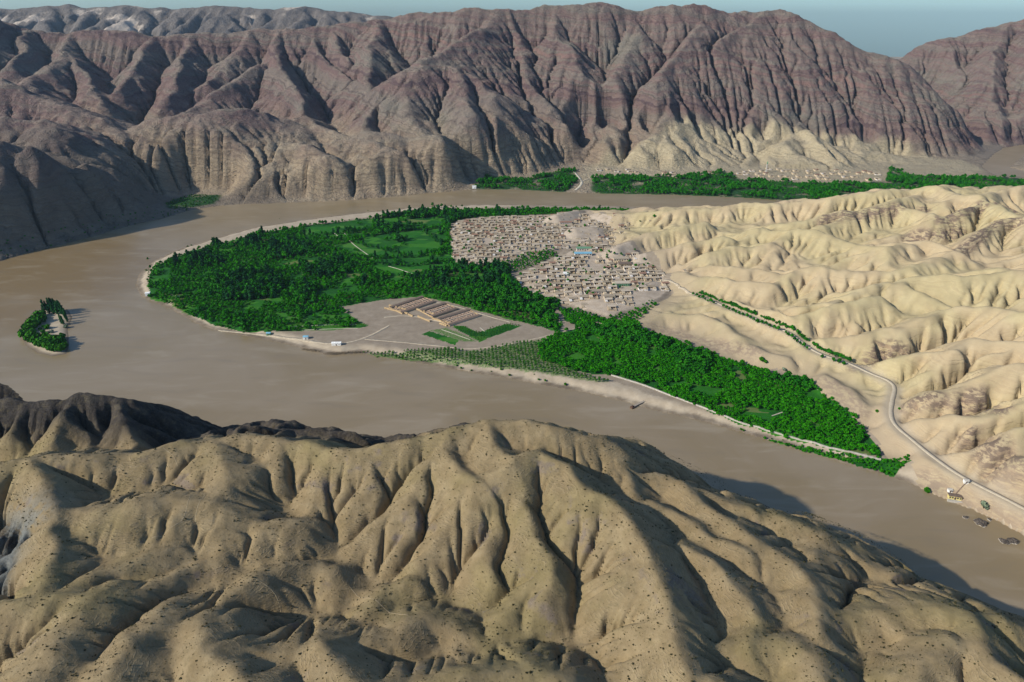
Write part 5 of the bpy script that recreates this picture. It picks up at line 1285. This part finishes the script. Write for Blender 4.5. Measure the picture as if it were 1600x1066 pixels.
# a few houses by themselves in the pale hills
for px, py, lab in ((1018, 341, 'long pale house alone among the pale mounds behind the village'), (1075, 424, 'single small house at the foot of the pale hills by the road'), (948, 364, 'pale house in the hollow between two sandy mounds')):
    x, y, z = place(px, py); put_house(x, y, hz(x, y), .1, 4, True, lab, None, .9)
# the few large buildings of the lower village
def long_house(px, py, w, d, h, wallm, roofm, label, name='long_house', nwin=6, rz=.05, winm=None):
    x, y, z = place(px, py); z = float(land(x, y)) + .1
    e = obj(name, MB().box(0, 0, -2, w, d, h + 2).mesh(name, wallm), None, (x, y, z), rz); tag(e, label, 'building')
    obj('roof', MB().box(0, 0, h + .02, w + 1, d + 1.2, .4, 0, 0, .06).mesh('roof', roofm), e)
    wm = MB().box(0, 0, 0, w / nwin * .5, .12, 1.5).mesh('window', winm or MG)
    for k in range(nwin):
        if k == nwin // 2: obj('door', MB().box(0, 0, 0, 1.5, .14, 2.3).mesh('door', MD), e, (-w / 2 + (k + .5) * w / nwin, -d / 2 - .05, .1))
        else: obj('window', wm, e, (-w / 2 + (k + .5) * w / nwin, -d / 2 - .05, 1.1))
    return e
long_house(911, 399, 28, 7, 4.0, MWH, MB_, 'long building with a light blue roof beside the open village yard')
long_house(912, 391, 24, 7, 4.2, MWH, MGR, 'whitewashed building with a dull green roof just behind the blue roofed one')
long_house(972, 446, 20, 8, 4.6, MGR, MR, 'green fronted building at the right side of the lower village', nwin=7)
long_house(884, 431, 7, 6, 4.4, MWT, MWT, 'small bright white building in the middle of the lower village', nwin=3)
long_house(935, 458, 19, 7, 4.0, MWH, MR, 'pale long house with porch at the near end of the lower village', nwin=6)
long_house(970, 407, 24, 7, 4.0, MC, MR, 'long brown roofed house at the foot of the pale hill')
long_house(976, 415, 20, 8, 4.2, MW, MDK, 'dark roofed house just below the long brown roofed one', nwin=5)
long_house(952, 466, 15, 6, 3.6, MC, MR, 'lowest house of the village above the bare slope', nwin=4)
long_house(884, 350, 22, 7, 3.8, MWH, MT, 'long reddish roofed house at the back of the packed village')
# trees among the houses
for px, py in [(838, 405), (845, 398), (852, 402), (860, 400), (842, 412), (846, 417), (866, 397), (931, 395), (925, 390), (948, 400), (960, 398), (962, 420), (938, 436), (882, 424), (888, 440), (876, 436), (922, 434), (958, 449), (926, 462), (935, 455), (868, 455), (1020, 418), (1012, 414), (776, 350), (733, 395), (1000, 347), (905, 386), (915, 384), (893, 392), (1022, 340)] + [(rnd.uniform(812, 1010), rnd.uniform(392, 462)) for _ in range(46)] + [(rnd.uniform(716, 930), rnd.uniform(343, 398)) for _ in range(34)]:
    s = rnd.uniform(.4, .72); tag(obj('village_tree', TM['wood'][rnd.randrange(4)], None, place(px, py), rnd.uniform(0, 6), (s, s, s)), 'small dark green tree growing between the village houses', 'tree', 'trees among the village houses')
gp = with_z(jitter_grid(F([(745, 418), (790, 408), (830, 396), (868, 388), (872, 396), (845, 409), (810, 422), (790, 424)], 8), 5)); gp2 = with_z(jitter_grid(F([(888, 478), (910, 482), (935, 492), (945, 500), (900, 490)], 8), 4.5)); gp3 = with_z(jitter_grid(F([(955, 494), (985, 484), (1015, 470), (1030, 470), (1005, 492), (985, 508)], 8), 5))
gp = np.concatenate([gp, gp2, gp3]); mass('ravine_scrub', gp, TM['bright'], NR.uniform(.3, .75, len(gp)), 'green scrub in the ravine between the two villages', 51)

# ------------------------------------------------------------------ livestock sheds on the clearing
def shed_block(quad, label, npen):
    P = [np.array(place(*q)) for q in quad]               # left-near, left-far, right-far, right-near
    o = P[0]; U = P[1] - P[0]; L = np.hypot(U[0], U[1]); a = math.atan2(U[1], U[0]); Vv = P[3] - P[0]; w = abs(-Vv[0] * math.sin(a) + Vv[1] * math.cos(a)); sg = 1 if (-Vv[0] * math.sin(a) + Vv[1] * math.cos(a)) > 0 else -1
    e = empty('livestock_shed', (o[0], o[1], float(land(o[0], o[1])) + .1), a); tag(e, label, 'shed', 'livestock sheds on the clearing')
    def B(u, v, z, su, sv, sz, mb, tilt=0): mb.box(u, v * sg, z, su, sv, sz, 0, 0, tilt)
    for v, nm in ((w * .10, 'shed_roof'), (w * .92, 'shed_roof')):
        m = MB(); B(L / 2, v, 2.0, L, w * .15, .22, m, .08); obj(nm, m.mesh('shed_roof', MDK), e)
        m = MB(); B(L / 2, v - w * .06, -.5, L, .4, 2.4, m); B(L / 2, v + w * .06, -.5, L, .4, 2.2, m); obj('shed_wall', m.mesh('shed_wall', MC), e)
    m = MB(); B(L / 2, w * .5, -.5, L, .5, 2.0, m); obj('dividing_wall', m.mesh('dividing_wall', MC), e)
    for u, nm in ((-.3, 'end_wall'), (L + .3, 'end_wall')):
        m = MB(); B(u, w / 2, -.5, .5, w, 1.9, m); obj(nm, m.mesh('end_wall', MS), e)
    m = MB()
    for r_ in (.28, .43, .60, .76):
        for k in range(npen):
            u = (k + .5) * L / npen + rnd.uniform(-.5, .5)
            B(u, w * r_ + rnd.uniform(-.3, .3), -.4, L / npen * rnd.uniform(.4, .55), w * rnd.uniform(.05, .075), rnd.uniform(1.2, 1.7), m)
            B(u + L / npen * .5, w * r_, -.4, .35, w * .12, 1.5, m)
    s = obj('pens', m.mesh('pens', flat_mat('pen_brick', (.40, .29, .22), .9, .4, .5)), e); s.name = 'pen_row'; s['kind'] = 'stuff'
shed_block([(608, 481), (659, 464), (684, 470), (640, 487)], 'leftmost block of long livestock sheds and pens on the clearing', 13)
shed_block([(656, 486), (694, 474), (719, 481), (686, 494)], 'middle block of long livestock sheds and pens on the clearing', 10)
shed_block([(683, 499), (731, 484), (762, 493), (710, 508)], 'right hand block of long livestock sheds and pens on the clearing', 13)
def wall_box(a, b, h, th, mat, name, label, cat, grp=None):
    A, B_ = np.array(place(*a)), np.array(place(*b)); c = (A + B_) / 2; L = float(np.hypot(*(B_ - A)[:2])); an = math.atan2(B_[1] - A[1], B_[0] - A[0])
    o = obj(name, MB().box(0, 0, -.6, L, th, h + .6).box(0, 0, h + .02, L + .4, th + .4, .25).mesh(name, mat), None, (c[0], c[1], float(land(c[0], c[1]))), an); tag(o, label, cat, grp); return o
for a, b, lab in (((601, 482), (637, 491), 'long low yellowish store wall in front of the left livestock block'), ((608, 478), (620, 481), 'short pale store wall at the corner of the left livestock block'), ((622, 482), (636, 485), 'second short pale wall behind the long yellowish one'), ((638, 492), (645, 495), 'pale wall end piece right of the long yellowish wall'), ((651, 484), (664, 488), 'yellowish store wall at the left end of the middle block'),
                  ((669, 489), (683, 494), 'yellowish store wall at the near corner of the middle block'), ((653, 495), (672, 503), 'tall yellow store in the open ground below the middle block'), ((675, 498), (690, 503), 'pale wall at the left end of the right block'), ((694, 503), (708, 508), 'pale wall at the near corner of the right block'), ((687, 506), (698, 510), 'lowest pale wall at the edge of the nursery field')):
    wall_box(a, b, 1.7, 1.4, MS, 'store_wall', lab, 'wall')

# ------------------------------------------------------------------ river wall, huts, jetty, pump house
WL = resample(chaikin([place(px, py)[:2] for px, py in [(955, 587), (985, 596), (1010, 604), (1045, 618), (1080, 631), (1115, 644), (1150, 659), (1200, 674), (1250, 688), (1290, 699), (1320, 706), (1382, 720)]]), 4.0)
def wall_strip(name, P, h, th, mat, label):
    v = []; f = []; T = np.gradient(P, axis=0); T /= np.hypot(T[:, 0], T[:, 1])[:, None]; N = np.c_[-T[:, 1], T[:, 0]] * th / 2
    for p, n_ in zip(P, N):
        z = float(land(p[0], p[1]))
        v += [(p[0] - n_[0], p[1] - n_[1], z - 1), (p[0] - n_[0], p[1] - n_[1], z + h), (p[0] + n_[0], p[1] + n_[1], z + h), (p[0] + n_[0], p[1] + n_[1], z - 1)]
    for i in range(len(P) - 1):
        for k in range(3): f.append((i * 4 + k, i * 4 + k + 1, i * 4 + 5 + k, i * 4 + 4 + k))
    f += [(0, 3, 2, 1), tuple(len(v) - 4 + k for k in (0, 1, 2, 3))]
    me = bpy.data.meshes.new(name); me.from_pydata([tuple(map(float, a)) for a in v], [], f); me.materials.append(mat); return tag(obj(name, me), label, 'wall')
wall_strip('river_wall', WL, 1.5, .9, MCON, 'long low pale wall between the orchard and the river beach')
def hut(px, py, w, d, h, wallm, roofm, label, rz=0.0, name='hut', legs=0.0):
    x, y, z = place(px, py); z = max(.2, float(land(x, y))) + legs
    o = obj(name, MB().box(0, 0, -.8 if not legs else 0, w, d, h + (.8 if not legs else 0)).mesh(name, wallm), None, (x, y, z), rz); tag(o, label, 'hut')
    obj('roof', MB().gable(0, 0, h + .02, w + .7, d + .7, .9).mesh('roof', roofm), o)
    obj('door', MB().box(0, -d / 2 - .04, .05, 1.0, .08, 2.0).mesh('door', MD), o); obj('window', MB().box(w * .3, -d / 2 - .04, 1.1, 1.0, .08, .9).mesh('window', MG), o)
    if legs:
        for sx in (-1, 1):
            for sy in (-1, 1): obj('post', MB().box(sx * (w / 2 - .3), sy * (d / 2 - .3), -legs - 2, .35, .35, legs + 1.98).mesh('post', MCON), o)
    return o
hut(232, 463, 6, 6, 4.2, MWT, MWT, 'white pump hut on posts at the tip of the peninsula', .2, 'pump_hut', 1.5)
hut(526, 539, 11, 4.5, 3.2, MWT, MWT, 'long bright white hut on the bare river flat', .05)
hut(478, 529, 6, 5, 3.0, MWT, MB_, 'small white hut with a pale blue roof on the left of the bare flat', .1)
hut(420, 523, 5, 4, 2.6, MGR, MB_, 'small bluish hut at the lower corner of the wood', .0)
hut(741, 294, 9, 7, 5, MWT, MWT, 'tiny white hut at the foot of the cliffs across the river', .0)
def jetty():
    a, b = np.array(at_z(990, 636, .6)), np.array(at_z(1030, 617, .6)); c = (a + b) / 2; L = float(np.hypot(*(b - a))); an = math.atan2(*(b - a)[::-1])
    e = empty('jetty', (c[0], c[1], 1.3), an); tag(e, 'narrow wooden jetty slanting out from the sandy beach into the brown river', 'jetty')
    for k in range(14): obj('plank', bpy.data.meshes.get('plank') or MB().box(0, 0, .3, L / 14 - .25, 2.4, .18).mesh('plank', flat_mat('old_planks', (.34, .29, .24))), e, (-L / 2 + (k + .5) * L / 14, 0, 0))
    for sy in (-1, 1): obj('beam', MB().box(0, sy * .9, 0, L, .25, .28).mesh('beam', MD), e)
    for k in range(6):
        for sy in (-1, 1): obj('post', bpy.data.meshes.get('post_jetty') or MB().tube((0, 0, -2.5), (0, 0, 1.0), .14).mesh('post_jetty', MD), e, (-L / 2 + (k + .5) * L / 6, sy * 1.28, 0))
    obj('pump_raft', MB().box(-L / 2 - 1.5, 0, -1.5, 4.5, 3.4, 1.8).box(-L / 2 - 1.6, 0, .32, 2.0, 1.6, 1.0).mesh('pump_raft', MD), e)
jetty()
# yellow pump house with its pipe
x, y, z = place(1491, 779); z = max(1.6, float(land(x, y)) + .2); phx, phy, phz = x, y, z
e = obj('pump_house', MB().box(0, 0, -3, 9.5, 4, 5.8).mesh('pump_house', MY), None, (x, y, z), -.30); tag(e, 'yellow walled pump house at the edge of the river on the right', 'building')
obj('roof', MB().box(0, .2, 2.84, 10.2, 5.0, .35, 0, 0, -.05).mesh('roof', MDK), e)
for k in range(5):
    if k == 2: obj('door', MB().box(0, 0, 0, 1.4, .12, 2.3).mesh('door', MD), e, (-3.8 + 1.9 * k, -2.05, .1))
    else: obj('window', bpy.data.meshes.get('pump_window') or MB().box(0, 0, 0, 1.2, .12, 1.4).mesh('pump_window', MG), e, (-3.8 + 1.9 * k, -2.05, 1.0))
obj('terrace', MB().box(0, -3.1, -3, 11, 2.0, 2.9).mesh('terrace', MCON), e)
p2 = place(1509, 756); tx, ty = p2[0], p2[1]; tz = float(land(tx, ty))
pe = empty('water_pipe', (phx + 2, phy + 3, phz)); tag(pe, 'dark water pipe climbing the slope from the yellow pump house to the road', 'pipe')
rel = (tx - phx - 2, ty - phy - 3, tz + 1.0 - phz); obj('pipe', MB().tube((0, 0, 1.0), rel, .45, n=8).mesh('pipe', MDK), pe)
for k in range(1, 6): obj('support', MB().box(rel[0] * k / 6, rel[1] * k / 6, 1 + (rel[2] - 1) * k / 6 - 2.6, .5, .5, 2.2).mesh('support', MCON), pe)
hut(1509, 754, 3.2, 3.2, 2.6, MWT, MCON, 'tiny white valve hut at the top of the pipe beside the road', -.2)
hut(1484, 768, 3.0, 3.0, 2.2, MWT, MCON, 'tiny white hut just behind the yellow pump house', -.2)
# minaret across the river
x, y, z = place(1197, 270); e = empty('minaret', (x, y, float(land(x, y)))); tag(e, 'slender pale minaret rising over the village on the far bank', 'minaret')
obj('shaft', MB().lathe([(2.6, -1), (2.4, 4), (1.7, 4.2), (1.5, 21), (1.4, 21.2)], 10).mesh('shaft', MCON), e); obj('balcony', MB().lathe([(1.6, 19.0), (2.6, 20.0), (2.6, 20.8), (1.5, 20.9)], 10).mesh('balcony', MCON), e)
obj('cupola', MB().lathe([(1.25, 21.3), (1.25, 24), (1.7, 24.6), (1.4, 26), (.5, 27.5), (.08, 29.5)], 10).mesh('cupola', MGR), e)
# rocks in the water
def rock_mesh(seed, r):
    me = bpy.data.meshes.new('rock'); import bmesh
    bm = bmesh.new(); bmesh.ops.create_icosphere(bm, subdivisions=4, radius=1)
    rg = np.random.default_rng(seed); off = rg.uniform(0, 50, 3)
    for v in bm.verts:
        c = v.co; n1 = float(fbm(np.array([c.x * 1.3 + off[0] + c.z * .7]), np.array([c.y * 1.3 + off[1] - c.z * .5]), 4, 170)[0]); n2 = float(perlin(np.array([c.x * 5 + off[2]]), np.array([c.y * 5 + c.z * 4]), 171)[0])
        k = 1 + .55 * n1 + .10 * n2; v.co = Vector((c.x * r[0] * k, c.y * r[1] * k, max(-1.2, c.z * r[2] * k)))
    bm.to_mesh(me); bm.free(); me.materials.append(ROCKM); return me
t = NT('river_rock'); _, _, zz = t.xyz(t.pos()); nn = t.noise(.8, 5, .65)
rc = t.ramp(nn, [(.35, (.045, .038, .034)), (.6, (.12, .10, .085))]); rc = t.mix(t.step(t.math('ADD', zz, t.math('MULTIPLY', t.noise(.5, 4), 1.2)), 1.25, .75), rc, (.42, .38, .33)); ROCKM = t.out(rc, t.bump(nn, .5, .8))
for i, (px, py, r, lab) in enumerate(((1509, 809, (2.4, 1.6, 1.2), 'smallest dark rock breaking the river surface below the pump house'), (1533, 818, (4.2, 4.6, 2.8), 'middle dark rock with a pale waterline standing in the river'), (1546, 812, (2.0, 1.4, .9), 'low pale rock touching the middle dark rock in the river'), (1569, 847, (3.4, 3.0, 1.7), 'left rock of the outermost pair in the river at the right'), (1582, 846, (4.6, 3.4, 2.4), 'right and larger rock of the outermost pair in the river'))):
    x, y = at_z(px, py, .0); tag(obj('river_rock', rock_mesh(180 + i, r), None, (x, y, 0), i * .8), lab, 'rock')
# brushwood revetments at the landing
MBR = flat_mat('brushwood', (.22, .17, .115), .95, .5, 1.2)
def pile(a, b, w, h, label):
    A, B_ = np.array(at_z(*a, 1.0)), np.array(at_z(*b, 1.0)); L = float(np.hypot(*(B_ - A))); an = math.atan2(*(B_ - A)[::-1]); rg = np.random.default_rng(int(L * 10)); mb = MB()
    for k in range(int(L * 5)):
        u = rg.uniform(-L / 2, L / 2); v = rg.normal() * w * .3; hh = h * max(.1, 1 - abs(v) / w) * rg.uniform(.3, 1); d = rg.normal(size=3) * np.array([1.3, .9, .35])
        mb.tube((u - d[0], v - d[1], hh - d[2] - .2), (u + d[0], v + d[1], hh + d[2] - .2), .16, .08, 4)
    c = (A + B_) / 2; tag(obj('brushwood_pile', mb.mesh('brushwood_pile', MBR), None, (c[0], c[1], max(.3, float(land(*c)))), an), label, 'brushwood')
pile((472, 545), (500, 549), 3.2, 2.2, 'left brown brushwood pile along the landing on the river edge'); pile((510, 553), (566, 550), 3.6, 2.8, 'longer brown brushwood pile right of the gap at the landing')
